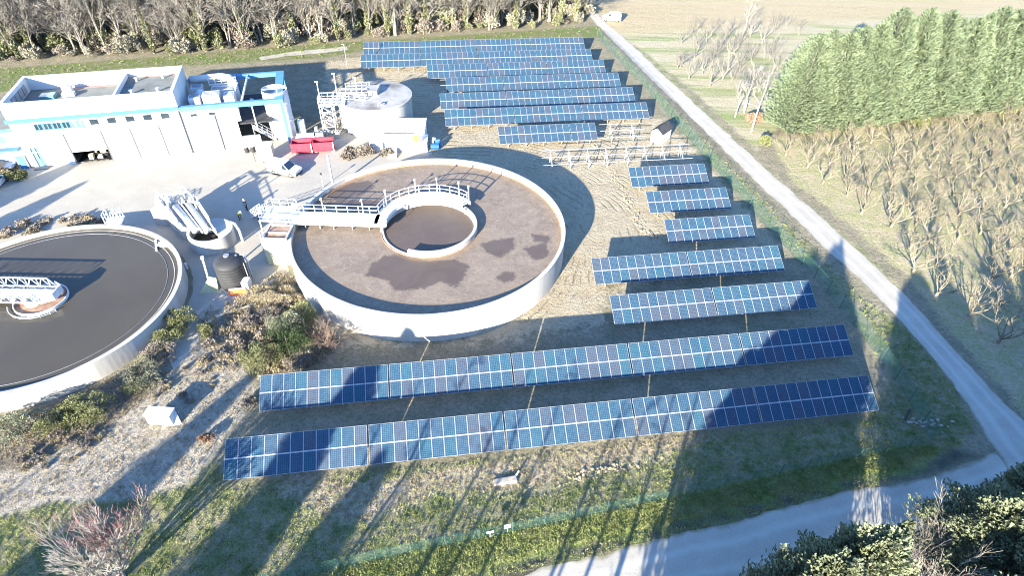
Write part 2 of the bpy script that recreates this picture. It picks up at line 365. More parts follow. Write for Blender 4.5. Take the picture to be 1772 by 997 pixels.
hgt=t.math('ADD',t.math('MULTIPLY',nf,1.0),t.math('ADD',t.math('MULTIPLY',nff,.5),t.math('MULTIPLY_ADD',rutm,-.45,t.math('MULTIPLY',nm_,1.2))))
t.link(t.bump(hgt,.9,.3),b.inputs['Normal'])
gnd=grid('ground',xs,ys,0.0,{'soil':lambda P:sdf(P,SOIL),'grav':lambda P:sdf(P,GRAV),'dry':lambda P:sdf(P,DRYS),'lush':lambda P:sdf(P,LUSH),'green':lambda P:sdf(P,GREEN),'foot':lambda P:sdf(P,FOOT),
 'verg':lambda P:sdf(P,VERG),'field':lambda P:sdf(P,FIELD),'verr':lambda P:sdf(P,VERR),'scrb':lambda P:sdf(P,SCRB),'orch':lambda P:sdf(P,ORCH),'heath':lambda P:sdf(P,HEATH),'ditch':lambda P:sdf(P,DITCH),'far':lambda P:np.clip((P[:,1]-.27*P[:,0]-128)/14,0,1)},'ground_mix')
struct(gnd)

# roads and yard: thin sheets above the ground --------------------------------
def spline(pts,step=.6):
    pts=[Vector((p[0],p[1],0)) for p in pts];out=[]
    for i in range(len(pts)-1):
        p0=pts[max(i-1,0)];p1=pts[i];p2=pts[i+1];p3=pts[min(i+2,len(pts)-1)];n=max(1,int((p2-p1).length/step))
        for k in range(n):
            u=k/n; out.append(.5*((2*p1)+(p2-p0)*u+(2*p0-5*p1+4*p2-p3)*u*u+(3*p1-p0-3*p2+p3)*u**3))
    out.append(pts[-1]);return out
def ribbon(name,L,Rr,z,m,jit=.12,seed=1,n=6):
    rg=random.Random(seed);L=spline(L);Rr=spline(Rr);k=max(len(L),len(Rr));mb=MB()
    def at(P,u):
        f=u*(len(P)-1);i=min(int(f),len(P)-2);return P[i].lerp(P[i+1],f-i)
    ja=jb=0;vs=[];fs=[]
    for i in range(k):
        u=i/(k-1);a=at(L,u);c_=at(Rr,u);ja=ja*.6+rg.uniform(-jit,jit);jb=jb*.6+rg.uniform(-jit,jit);d=(c_-a).normalized();a=a+d*ja;c_=c_+d*jb
        for q in range(n+1):
            p=a.lerp(c_,q/n);vs.append((p.x,p.y,z))
    for i in range(k-1):
        for q in range(n): o=i*(n+1)+q;fs.append((o,o+1,o+n+2,o+n+1))
    mb.add(vs,fs);o=mb.build(name,m);at_=o.data.attributes.new('across','FLOAT','POINT');at_.data.foreach_set('value',[.001+(i%(n+1))/n*.998 for i in range(len(vs))]);return o
def roadmat(name,a,b2,c2,dirr,wid):
    m,t,b=newmat(name,.9,.2);pos=t.node('ShaderNodeNewGeometry').outputs['Position']
    n1=t.noise(pos,.35,6,.65);n2=t.noise(pos,5,5,.7);mp=t.node('ShaderNodeMapping');t.link(pos,mp.inputs[0]);mp.inputs['Rotation'].default_value=(0,0,dirr);mp.inputs['Scale'].default_value=(.3,.5,1)
    st=t.noise(mp.outputs[0],wid,4,.6)
    c=t.mix(t.step(n1,.3,.7),a,b2);c=t.mix(t.math('MULTIPLY',t.step(st,.4,.75),.28),c,c2);c=t.mix(t.math('MULTIPLY',t.step(n2,.42,.7),.35),c,c2);t.link(c,b.inputs['Base Color'])
    ac=t.attr('across');wh=t.math('MAXIMUM',t.math('SUBTRACT',1.0,t.math('MULTIPLY',t.math('ABSOLUTE',t.math('SUBTRACT',ac,.30)),9.0)),t.math('SUBTRACT',1.0,t.math('MULTIPLY',t.math('ABSOLUTE',t.math('SUBTRACT',ac,.70)),9.0)),clamp=True)
    has=t.math('GREATER_THAN',ac,.0001)
    c=t.mix(t.math('MULTIPLY',t.math('MULTIPLY',wh,has),.42),c,tuple(min(.5,x*1.35) for x in a))
    ed=t.step(t.math('ADD',t.math('MULTIPLY',t.math('ABSOLUTE',t.math('SUBTRACT',ac,.5)),2.0),t.math('MULTIPLY',t.math('SUBTRACT',n1,.5),.5)),.84,1.0)
    c=t.mix(t.math('MULTIPLY',t.math('MULTIPLY',ed,has),.8),c,t.mix(t.step(n2,.4,.6),(.14,.14,.075),(.25,.225,.15)));t.link(c,b.inputs['Base Color'])
    t.link(t.bump(n2,.4,.05),b.inputs['Normal']);return m
roadmat('road_pale',(.42,.385,.325),(.365,.338,.288),(.25,.232,.195),R(75),1.0)
roadmat('yard_pale',(.375,.343,.285),(.325,.298,.249),(.255,.236,.196),R(-15),.4)
WR=px((1014,22),(1033,42),(1061,71),(1129,138.5),(1300,306),(1396,399),(1521,519),(1601,605),(1670,695)); ER=px((1034,22),(1052,41),(1092,75),(1165,144),(1322,288),(1418,372),(1552,496),(1655,606),(1740,700))
struct(ribbon('road',WR+[(42.6,33.0),(43.2,20.0)],ER+[(47.4,34.2),(49.5,18.0)],.010,'road_pale',n=14))
BL=[(42.5,31.6)]+px((1601,826),(1450,854.5),(1280,902),(1155,930),(1049,960),(935,987))+[(-8,17.6),(-40,10)]
BR=[(43.5,26.4),(36,24.6),(27.5,22.6),(18.8,20.0),(12.6,18.4),(7.6,17.0),(2.7,15.6),(-7,13),(-39,5.5)]
struct(ribbon('road',BL,BR,.006,'road_pale',seed=4,n=14))
yard=px((-120,345),(-60,300),(45,292),(72,288),(200,276),(333,262),(440,250),(500,238),(545,226),(580,228),(640,236),(735,250),(748,262),(742,274))+[(-14,75.5),(-20,72),(-25.3,66),(-27,62),(-26.6,56)]+px((500,470),(470,500),(430,512),(395,535),(372,560),(345,590),(318,625),(300,640),(292,622))
yard+=[(-48+13.6*math.cos(R(a)),45.6+13.6*math.sin(R(a))) for a in range(-14,100,6)]+px((100,398),(0,425),(-120,450))
mbp=[];rg=random.Random(7)
for i in range(len(yard)):
    a=Vector(yard[i]);c_=Vector(yard[(i+1)%len(yard)]);n=max(1,int((c_-a).length/.7))
    for k in range(n): p=a.lerp(c_,k/n);mbp.append((p.x+rg.uniform(-.1,.1),p.y+rg.uniform(-.1,.1),.008))
YM=MB();YM.add(mbp,[tuple(range(len(mbp)))]);struct(YM.build('yard_pavement','yard_pale'))
# worn sandy track behind the plant
TR=px((448,99),(500,90),(560,84),(600,80));TR2=px((452,104),(505,96),(565,91),(602,86));struct(ribbon('sand_path',TR,TR2,.012,'yard_pale',.2,9,2))

# small real relief: clods, stones and grass tufts
ROADP=BL+BR[::-1]
ROADQ=WR+[(42.6,33.0),(43.2,20.0),(49.5,18.0),(47.4,34.2)]+ER[::-1]
def inpoly(P,poly): return (sdf(P,poly)>.2)&(sdf(P,ROADP)<-.1)&(sdf(P,ROADQ)<-.1)
def scatter(name,m,polys,n,s0,s1,seed,flat=.55,avoid=()):
    rng=np.random.default_rng(seed);V=[];F=[];tot=0
    oc=np.array([(1,0,0),(0,1,0),(-1,0,0),(0,-1,0),(0,0,1.)]);ft=[(0,1,4,4),(1,2,4,4),(2,3,4,4),(3,0,4,4)]
    for poly in polys:
        pa=np.array(poly);lo=pa.min(0);hi=pa.max(0);lo=np.maximum(lo,[-140,-5]);hi=np.minimum(hi,[150,200]);P=rng.uniform(lo,hi,(n*3,2));P=P[sdf(P,poly)>.03][:n]
        for x,y in P:
            s=s0+(s1-s0)*rng.uniform(0,1)**3;a=rng.uniform(0,6.28);ca,sa=math.cos(a),math.sin(a);sx,sy=s*rng.uniform(.7,1.4),s*rng.uniform(.6,1.1)
            q=oc*np.array([sx,sy,s*flat*rng.uniform(.7,1.3)]);q[:4,2]=-.02;q[:4]+=rng.uniform(-.25,.25,(4,3))*s*np.array([1,1,0]);q[4,:2]+=rng.uniform(-.3,.3,2)*s
            V.append(np.stack([q[:,0]*ca-q[:,1]*sa+x,q[:,0]*sa+q[:,1]*ca+y,q[:,2]],1));F.append([(5*tot,5*tot+1,5*tot+4),(5*tot+1,5*tot+2,5*tot+4),(5*tot+2,5*tot+3,5*tot+4),(5*tot+3,5*tot,5*tot+4)]);tot+=1
    me=bpy.data.meshes.new(name);me.from_pydata(np.concatenate(V).tolist(),[],[f for q in F for f in q]);me.materials.append(MATS[m]);return link(name,me)
struct(scatter('earth_rubble','clod',[SOIL],9000,.04,.17,3),'stuff','pale dry clods of earth strewn between the solar tables','rubble')
struct(scatter('earth_rubble','clod',[DRYS],1500,.04,.13,5),'stuff','dry clods of earth below the front row of solar tables','rubble')
for kk,pl in enumerate((px((1010,232),(1030,244),(1050,275),(1075,312),(1060,310),(1035,272)),px((1075,322),(1095,345),(1120,395),(1140,415),(1125,420),(1100,390),(1080,350)),px((1045,700),(1060,700),(1062,706),(1045,706)),px((960,836),(1150,790),(1152,797),(965,845)),px((985,820),(1070,803),(1072,812),(986,829)))):
    struct(scatter('earth_rubble','clod',[pl],130,.10,.36,30+kk,.7),'stuff',('dark broken earth line in the pale soil by the bare frames','dark broken earth line beside the lone solar tables','clods of earth between the front rows','long broken furrow in the grass before the front fence','short broken furrow in the grass before the front row')[kk],'rubble')
struct(scatter('gravel','stone',[GRAV],12000,.02,.08,4,.6),'stuff','loose pale stones over the gravel track between tank and panels','gravel')
def tufts(name,m,polys,n,size,seed,label,hh=1.0):
    rng=np.random.default_rng(seed);Cs=[]
    for poly in polys:
        pa=np.array(poly);lo=np.maximum(pa.min(0),[-120,8]);hi=np.minimum(pa.max(0),[130,200]);P=rng.uniform(lo,hi,(n*4,2));P=P[inpoly(P,poly)&((sdf(P,DRYS)<.3)|(rng.uniform(0,1,len(P))<.18)|(m=='straw_blade'))][:n]
        nb_=np.array([[5,0]]);k=8
        for x,y in P:
            q=rng.normal(0,.22,(k,2))*size*2+[x,y];Cs.append(np.column_stack([q,np.full(k,size*.42*hh)]))
    C=np.concatenate(Cs);N=np.tile([0,0,1.0],(len(C),1));V,F=quads(C,N,size*hh,size*.22,rng,.6);V[:,2]=np.maximum(V[:,2],-.02)
    o=link(name,leafmesh(name,V,F,m));struct(o,'stuff',label,'grass');return o
tufts('grass','grass_blade',[LUSH2],5500,.2,11,'bright green grass on the verge between front fence and lane')
tufts('grass','grass_blade',[GREEN],9000,.2,12,'patchy winter grass around the front rows of solar tables',.8)
tufts('grass','straw_blade',[ORCH],2500,.2,13,'dry tan grass under the bare orchard trees',.7)
tufts('grass','grass_blade',[VERG,FOOT],900,.30,14,'rough grass beside the white lane and at the wood edge',.8)
tufts('grass','straw_blade',[DRYS,SCRB,GRAV],1500,.16,16,'sparse straw coloured tufts on the gravel and dry soil',.7)
tufts('grass','straw_blade',[HEATH],900,.35,15,'dry straw coloured grass beside the concrete tanks',.9)

# ---------------------------------------------------------------- solar tables
AZ=R(9.21);TILT=R(28.43);DX=Vector((math.cos(AZ),math.sin(AZ),0));DN=Vector((-math.sin(AZ),math.cos(AZ),0))
ML,MG,PIT=1.575,.064,1.0182
m,t,b=newmat('cell_blue',.3,.5)
uv=t.node('ShaderNodeTexCoord').outputs['UV'];sx=t.node('ShaderNodeSeparateXYZ');t.link(uv,sx.inputs[0])
def gridline(v,n,wd):
    f=t.math('FRACT',t.math('MULTIPLY',v,float(n)));d=t.math('ABSOLUTE',t.math('SUBTRACT',f,.5));return t.math('GREATER_THAN',d,.5-wd)
gl=t.math('MAXIMUM',gridline(sx.outputs[0],6,.05),gridline(sx.outputs[1],10,.05));bus=gridline(sx.outputs[0],12,.035)
wn=t.node('ShaderNodeTexWhiteNoise');fl=t.node('ShaderNodeVectorMath',operation='FLOOR');ml=t.node('ShaderNodeVectorMath',operation='MULTIPLY');t.link(uv,ml.inputs[0]);ml.inputs[1].default_value=(6,10,1);t.link(ml.outputs[0],fl.inputs[0])
oi=t.node('ShaderNodeObjectInfo').outputs['Random'];ad=t.node('ShaderNodeVectorMath',operation='ADD');t.link(fl.outputs[0],ad.inputs[0])
cx_=t.node('ShaderNodeCombineXYZ');
for i in range(3): t.link(t.math('MULTIPLY',oi,97.0+i),cx_.inputs[i])
t.link(cx_.outputs[0],ad.inputs[1]);t.link(ad.outputs[0],wn.inputs['Vector'])
tint=t.mix(t.step(oi,.0,1.0),(.009,.037,.072),(.022,.035,.066));tint=t.mix(t.step(oi,.70,.9),tint,(.040,.039,.058));tint=t.mix(t.step(oi,.22,.05),tint,(.010,.048,.078))
c=t.mix(t.math('MULTIPLY',wn.outputs['Value'],.55),tint,(.022,.072,.118))
c=t.mix(t.math('MULTIPLY',bus,.16),c,(.20,.27,.33));c=t.mix(t.math('MULTIPLY',gl,.36),c,(.20,.29,.37))
dust=t.step(t.noise(t.node('ShaderNodeNewGeometry').outputs['Position'],.8,5,.6),.3,.8);c=t.mix(t.math('MULTIPLY',dust,.05),c,(.22,.22,.22))
t.link(c,b.inputs['Base Color']);b.inputs['Coat Weight'].default_value=.0;b.inputs['Specular IOR Level'].default_value=.10;b.inputs['Coat Roughness'].default_value=.08
def module_mesh():
    L=ML;Wm=1.0;fr=.019;mb=MB()
    mb.mat(1);mb.box(0,Wm,0,L,-.04,-.004)                     # backing and frame body
    for x0,x1,y0,y1 in ((0,fr,0,L),(Wm-fr,Wm,0,L),(fr,Wm-fr,0,fr),(fr,Wm-fr,L-fr,L)): mb.box(x0,x1,y0,y1,-.004,.006)
    mb.mat(0);i0=len(mb.f);mb.add([(fr,fr,.001),(Wm-fr,fr,.001),(Wm-fr,L-fr,.001),(fr,L-fr,.001)],[(0,1,2,3)])
    me=bpy.data.meshes.new('solar_module');me.from_pydata(mb.v,[],mb.f);me.materials.append(MATS['cell_blue']);me.materials.append(MATS['alu_frame']);me.polygons.foreach_set('material_index',mb.m)
    uvl=me.uv_layers.new(name='UVMap');pl=me.polygons[i0]
    for li,uvv in zip(pl.loop_indices,((0,0),(1,0),(1,1),(0,1))): uvl.data[li].uv=uvv
    me.update();return me
MOD=module_mesh()
ZB=1.0
cT,sT=math.cos(TILT),math.sin(TILT);TOT=2*ML+MG
def slope(x,s,o=0): return Vector((x,s*cT-o*sT,ZB+s*sT+o*cT))   # table-local point at slope distance s, offset o off the plane
_fm={}
def frame_meshes(n):
    if n in _fm:return _fm[n]
    Wt=(n-1)*PIT+1.0;out=[]
    for s in (.35,ML+MG/2,TOT-.35):
        mb=MB();up=Vector((0,-sT,cT));wd=.085 if abs(s-ML-MG/2)<.01 else .07
        mb.bar(slope(-.03,s,-.10 if wd<.08 else -.055),slope(Wt+.03,s,-.10 if wd<.08 else -.055),wd,.06,up);out.append(('rail',mb))
    xs_=[Wt*(i+.5)/max(2,round(n/3)) for i in range(max(2,round(n/3)))]
    for x in xs_:
        mb=MB();mb.bar(slope(x,.12,-.17),slope(x,TOT-.12,-.17),.07,.07,(0,-sT,cT));out.append(('rafter',mb))
        for s in (.7,2.5):
            p=slope(x,s,-.2);mb=MB();mb.bar((p.x,p.y,-.02),(p.x,p.y,p.z),.09,.09);out.append(('post',mb))
        a=slope(x,.7,-.2);c_=slope(x,2.5,-.2);mb=MB();mb.bar((x,a.y,.25),(x,c_.y,c_.z-.15),.045,.045);out.append(('brace',mb))
    res=[]
    for nm,mb in out:
        me=bpy.data.meshes.new(nm);me.from_pydata(mb.v,[],mb.f);me.materials.append(MATS['galvanised']);res.append((nm,me))
    _fm[n]=res;return res
def table(al,pe,n,label,group='solar tables in parallel rows',skip=0,mods=True):
    p=DX*al+DN*pe
    t_=thing('solar_table' if mods else 'mounting_frame',label,'solar panel' if mods else 'frame',(p.x,p.y,0),AZ,group)
    for nm,me in frame_meshes(n): link(nm,me,t_)
    if mods:
        for r_ in range(2):
            for k in range(skip,n):
                o=link('solar_module',MOD,t_);o.rotation_euler=(TILT,0,0);q=slope(k*PIT,r_*(ML+MG));o.location=q
    return t_
STEP=11.35
ORD=['first','second','third','fourth','fifth','sixth']
def row(al,pe,cols,rowname,singles=None,skip0=0):
    N=len(cols);x=al
    for i,n in enumerate(cols):
        k=N-1-i
        lab=singles or ('blue solar table %s from the lane in %s'%(ORD[k],rowname) if N>1 else 'blue solar table alone in %s'%rowname)
        table(x,pe,n,lab,skip=skip0 if i==0 else 0);x+=(n-1)*PIT+1.0+.165
row(-17.86,29.31,[11]*5,'the row along the front fence')
row(-16.26,35.96,[11]*5,'the second row behind the front fence')
row(17.84,43.0,[11]*2,'the third row behind the front fence')
row(17.45,49.52,[11]*2,'the fourth row behind the front fence')
row(28.34,56.2,[11],'the fifth row, beside the round tank')
row(28.09,62.82,[11],'the sixth row, between two lone tables')
row(27.66,69.41,[11],'the seventh row, below the bare frames')
row(11.05,83.92,[11,4],'the short row behind the bare frames')
row(3.2,90.79,[11]*3,'the sixth row in front of the wood')
row(2.78,97.36,[11]*3,'the fifth row in front of the wood')
row(3.15,104.3,[11,11,10],'the fourth row in front of the wood',skip0=1)
row(1.06,110.99,[11]*3,'the third row in front of the wood')
row(-11.31,117.23,[11]*4,'the second row in front of the wood')
row(-11.18,124.39,[11]*4,'the row at the foot of the wood')
table(16.4,76.2,11,'bare metal mounting frame without panels beyond the round tank','bare mounting frames',mods=False)
table(27.9,76.2,11,'bare metal mounting frame without panels by the white hut','bare mounting frames',mods=False)
table(27.15,83.92,7,'short bare mounting frame continuing the short panel row','bare mounting frames',mods=False)

# ---------------------------------------------------------------- round aeration tank
TC=(-9.95,58.9);TZ=3.5
tk=thing('aeration_tank','round open concrete tank full of brown foaming sludge','tank',(TC[0],TC[1],0))
mb=MB();mb.lathe([(15.97,0),(15.97,3.36),(16.02,3.37),(16.02,3.5),(15.6,3.5),(15.6,0)],160,close=True);mb.build('outer_wall','concrete_white',tk)
mb=MB();mb.ring(5.25,5.62,1.0,3.5,80,a0=R(-109),a1=R(182));mb.ring(5.33,5.53,1.0,2.93,40,a0=R(182.2),a1=R(250.8));mb.build('inner_ring','concrete_white',tk)
mb=MB();mb.ring(15.52,15.6,2.7,2.99,160);mb.ring(5.62,5.70,2.7,2.9,80);mb.build('waterline_stain','rust',tk)
PATCH=[px((633,478),(640,458),(668,442),(700,437),(740,452),(790,450),(812,460),(805,478),(790,498),(762,488),(735,500),(680,503),(672,485),(640,478)),px((830,422),(850,416),(888,412),(892,428),(866,447),(845,438)),px((858,482),(872,470),(892,472),(892,484),(873,490)),px((920,405),(950,408),(955,420),(925,418)),px((560,335),(600,318),(640,312),(650,325),(605,345),(585,350)),px((560,352),(600,345),(680,348),(670,358),(600,362)),px((905,430),(945,420),(950,445),(925,450))]
def zshift(poly): # patches lie on the sludge surface
    return [(x*(1-2.8/CAMZ),y*(1-2.8/CAMZ)) for x,y in poly]
m,t,b=newmat('sludge',.55,.14)
pos=t.node('ShaderNodeNewGeometry').outputs['Position'];n1=t.noise(pos,.22,7,.62,1.6);n2=t.noise(pos,1.6,6,.68,.8);n3=t.noise(pos,6,4,.7)
sd=t.node('ShaderNodeVectorMath',operation='SUBTRACT');t.link(pos,sd.inputs[0]);sd.inputs[1].default_value=(TC[0],TC[1],0)
sw=t.node('ShaderNodeTexWave',wave_type='RINGS');t.link(sd.outputs[0],sw.inputs[0]);sw.inputs['Scale'].default_value=.35;sw.inputs['Distortion'].default_value=9;sw.inputs['Detail'].default_value=4;sw.inputs['Detail Scale'].default_value=.6
foam=t.mix(t.step(n1,.3,.7),(.175,.135,.100),(.245,.190,.138));foam=t.mix(t.math('MULTIPLY',t.step(n2,.45,.75),.6),foam,(.34,.275,.205));foam=t.mix(t.math('MULTIPLY',t.step(n3,.50,.68),.45),foam,(.095,.074,.06));foam=t.mix(t.math('MULTIPLY',t.step(sw.outputs[1],.6,.95),.22),foam,(.22,.18,.155))
wt=t.mix(t.step(n1,.3,.7),(.098,.074,.060),(.115,.088,.072))
pf=t.step(t.math('MULTIPLY_ADD',t.math('SUBTRACT',n2,.5),1.7,t.attr('patch')),-.2,.2);inn=t.attr('inner')
c=t.mix(pf,foam,wt);c=t.mix(inn,c,t.mix(t.step(n1,.3,.7),(.100,.076,.061),(.118,.090,.072)));c=t.mix(t.math('MULTIPLY',t.attr('rim'),.6),c,(.26,.175,.105));t.link(c,b.inputs['Base Color'])
calm=t.math('MAXIMUM',pf,inn);t.link(t.math('MULTIPLY_ADD',calm,-.25,.6),b.inputs['Roughness'])
bp=t.node('ShaderNodeBump');bp.inputs['Distance'].default_value=.06;t.link(t.math('ADD',n2,t.math('MULTIPLY',n3,.5)),bp.inputs['Height']);t.link(t.math('MULTIPLY_ADD',calm,-.45,.55),bp.inputs['Strength']);t.link(bp.outputs[0],b.inputs['Normal'])
def pmin(P): 
    d=np.full(len(P),-6.0)
    for q in PATCH: d=np.maximum(d,sdf(P,zshift(q)))
    return d
rr_=lambda P:np.hypot(P[:,0]-TC[0],P[:,1]-TC[1])
sg=grid('sludge_water',np.arange(TC[0]-15.75,TC[0]+15.76,.3),np.arange(TC[1]-15.75,TC[1]+15.76,.3),2.8,{'patch':pmin,'inner':lambda P:(rr_(P)<5.45).astype(float),'rim':lambda P:np.clip(1-np.abs(rr_(P)-5.9)/.45,0,1)+np.clip(1-np.abs(rr_(P)-15.5)/.35,0,1)},'sludge',None,lambda c_:rr_(c_)<15.75)
struct(sg)
# walkway bridge
def rail(mb,pts,h=1.05,post=1.5,r=.028,toe=True):
    pts=[Vector(p) for p in pts];acc=0
    for a,c_ in zip(pts,pts[1:]):
        for z in (h,h*.52): mb.bar(a+Vector((0,0,z)),c_+Vector((0,0,z)),r*2,r*2)
        if toe: mb.bar(a+Vector((0,0,.06)),c_+Vector((0,0,.06)),.02,.12)
        d=(c_-a).length;q=acc
        while q<d: p=a.lerp(c_,q/d);mb.bar(p,p+Vector((0,0,h)),r*2.2,r*2.2);q+=post
        acc=q-d
    p=pts[-1];mb.bar(p,p+Vector((0,0,h)),r*2.2,r*2.2)
wk=thing('tank_walkway','white steel walkway reaching over the sludge and curving round the inner ring','walkway',(TC[0],TC[1],0))
DZ=4.0
mb=MB();mb.box(-16.2,-5.9,-.95,.95,DZ-.08,DZ);mb.build('straight_deck','white_metal',wk)
mb=MB();mb.bar((-16.2,-.9,DZ-.28),(-5.0,-.9,DZ-.28),.14,.42);mb.bar((-16.2,.9,DZ-.28),(-5.6,.9,DZ-.28),.14,.42)
for x in (-15.5,-13,-10.5,-8,-6.2): mb.bar((x,-.85,DZ-.3),(x,.85,DZ-.3),.1,.2)
mb.build('girder','white_metal',wk)
mb=MB();mb.ring(4.95,6.35,DZ-.08,DZ,64,a0=R(44),a1=R(190));mb.build('curved_deck','white_metal',wk)
mb=MB();mb.ring(4.95,5.05,DZ-.45,DZ-.081,64,a0=R(44),a1=R(190));mb.ring(6.25,6.35,DZ-.45,DZ-.081,64,a0=R(44),a1=R(172));mb.build('curved_girder','white_metal',wk)
mb=MB();rail(mb,[(-16.2,.9,DZ),(-6.25,.9,DZ)]+[(6.28*math.cos(R(a)),6.28*math.sin(R(a)),DZ) for a in range(168,43,-6)]+[(5.0*math.cos(R(44)),5.0*math.sin(R(44)),DZ)],1.1,1.3,.034);mb.build('railing','white_metal',wk)
mb=MB();rail(mb,[(5.05*math.cos(R(a)),5.05*math.sin(R(a)),DZ) for a in range(196,180,-5)],1.0,1.2,.02,False);mb.build('railing','galvanised',wk)
for x,y in [(-12.6,1.0),(-7.9,1.0)]+[(6.42*math.cos(R(a)),6.42*math.sin(R(a))) for a in (150,112,88,62,48)]:
    mb=MB();mb.cyl(x,y,DZ-.3,DZ+1.9,.07,6);mb.box(x-.12,x+.12,y-.35,y+.12,DZ+1.9,DZ+2.0);mb.build('light_post','white_metal',wk)
for x in (-14.5,-12.8,-11.2,-9.0,-7.0): mb=MB();mb.bar((x,-.6,DZ-.45),(x,-.6,1.0),.10,.10);mb.build('mixer_pipe','galvanised',wk)
mb=MB();mb.bar((-5.45,-.95,DZ-.5),(-5.45,-.95,1.0),.32,.32);mb.bar((4.0,3.5,DZ-.5),(4.0,3.5,1.0),.25,.25);mb.build('support_pier','concrete_white',wk)
# inlet chamber at the tank's side, with landing and stair
ch=thing('inlet_chamber','tall yellowish concrete chamber against the aeration tank with rusty grating on top','chamber',(0,0,0))
mb=MB();mb.box(-28.35,-25.45,54.7,57.6,0,3.5);mb.build('wall','concrete_yellow',ch)
mb=MB()
for y0,y1 in ((54.75,54.95),(55.9,56.1),(57.35,57.55)): mb.box(-28.3,-25.5,y0,y1,3.5,3.75)
for x0,x1 in ((-28.3,-28.1),(-25.7,-25.5)): mb.box(x0,x1,54.95,55.9,3.5,3.75);mb.box(x0,x1,56.1,57.35,3.5,3.75)
mb.build('coping','concrete_white',ch)
mb=MB();
for k in range(12): mb.box(-28.1,-25.7,55.0+k*.075,55.04+k*.075,3.52,3.6)
mb.box(-28.1,-25.7,56.12,57.33,3.505,3.66);mb.build('grating','rust',ch)
mb=MB();mb.bar((-28.5,54.9,.3),(-28.45,55.0,4.4),.14,.14);mb.bar((-28.9,56.4,0),(-28.5,55.8,3.6),.12,.12);mb.build('pipe','galvanised',ch)
ld=thing('access_stair','white metal landing and stair down from the tank walkway to the yard','stair',(0,0,0))
mb=MB();mb.box(-29.6,-25.9,57.8,61.0,3.88,3.98);mb.build('landing','white_metal',ld)
mb=MB()
for x,y in ((-29.5,57.9),(-29.5,60.9),(-26.4,60.9),(-26.4,57.9)): mb.bar((x,y,0),(x,y,3.88),.13,.13)
mb.build('frame','white_metal',ld)
mb=MB();a=Vector((-29.6,60.2,3.9));c_=Vector((-33.2,64.6,0.05));sd_=Vector((.77,.64,0))*.5
for s_ in (-1,1): mb.bar(a+sd_*s_,c_+sd_*s_,.06,.22)
for k in range(1,16): p=a.lerp(c_,k/16);mb.hexa([p-sd_+Vector((-.1,.1,-.02)),p+sd_+Vector((-.1,.1,-.02)),p+sd_+Vector((.1,-.1,-.02)),p-sd_+Vector((.1,-.1,-.02)),p-sd_+Vector((-.1,.1,.02)),p+sd_+Vector((-.1,.1,.02)),p+sd_+Vector((.1,-.1,.02)),p-sd_+Vector((.1,-.1,.02))])
mb.build('flight','white_metal',ld)
mb=MB();rail(mb,[(-29.55,57.85,3.98),(-26.0,57.85,3.98)],1.05,1.0);rail(mb,[(-26.0,60.95,3.98),(-28.9,60.95,3.98)],1.05,1.0)
rail(mb,[(-29.55,57.85,3.98),(-29.55,59.7,3.98)],1.05,1.0)
for s_ in (-1,1): rail(mb,[a+sd_*s_,c_+sd_*s_],1.05,1.1,.03,False)
mb.build('railing','white_metal',ld)
# small yard posts beside the tank
lp=thing('warning_post','slim dark headed post beside the aeration tank rim','post',(-26.5,72.2,0));mb=MB();mb.cyl(0,0,0,1.9,.05,8);mb.build('shaft','cream_paint',lp);mb=MB();mb.cyl(0,0,1.9,2.15,.13,10);mb.build('cap','black_plastic',lp)
mb=MB();mb.bar((-25.0,71.9,.4),(-24.9,71.7,5.2),.34,.2);mb.bar((-25.4,72.2,0),(-25.0,71.9,.5),.3,.3);tag(mb.build('hoist_arm','white_metal'),'leaning white steel hoist arm against the tank wall by the warning post','hoist')

# ---------------------------------------------------------------- clarifier
KC=(-48.25,45.55);ka=KC
kt=thing('clarifier_tank','low round concrete clarifier tank holding still grey water','tank',(KC[0],KC[1],0))
mb=MB();mb.lathe([(13.32,0),(13.32,2.1),(12.9,2.1),(12.9,0)],160,close=True);mb.build('outer_wall','concrete_white',kt)
mb=MB();mb.ring(11.75,11.79,.6,1.78,128);mb.build('overflow_weir','grey_metal',kt)
mb=MB();mb.ring(12.42,12.50,.6,1.77,128);mb.build('launder_wall','concrete_pale',kt)
m,t,b=newmat('grey_water',.16,.22);pos=t.node('ShaderNodeNewGeometry').outputs['Position'];n1=t.noise(pos,.12,5,.6,.6)
t.link(t.mix(t.step(n1,.3,.7),(.066,.057,.042),(.079,.068,.050)),b.inputs['Base Color']);t.link(t.bump(t.noise(pos,2.2,3),.03,.03),b.inputs['Normal'])
mb=MB();mb.disc(12.95,1.75,120,KC);struct(mb.build('water','grey_water'))
sw_=thing('stilling_well','brown scum filled stilling well ring in the middle of the clarifier','well',(KC[0],KC[1],0))
mb=MB();mb.ring(2.36,2.45,.7,2.03,64);mb.build('wall','white_metal',sw_)
mb=MB();mb.disc(2.37,1.86,48);mb.build('scum','rust',sw_)
mb=MB();mb.cyl(-.4,-.5,.5,2.35,.8,24);mb.build('centre_pier','cream_paint',sw_)
mb=MB();rail(mb,[(2.9*math.cos(R(a)),2.9*math.sin(R(a)),1.68) for a in range(-150,-20,13)],.35,.9,.03,False);mb.build('pipe_ring','galvanised',sw_)
br=thing('scraper_bridge','white lattice scraper bridge reaching to the middle of the clarifier','bridge',(-46.6,45.75,.25),math.atan2(-.02,-1))
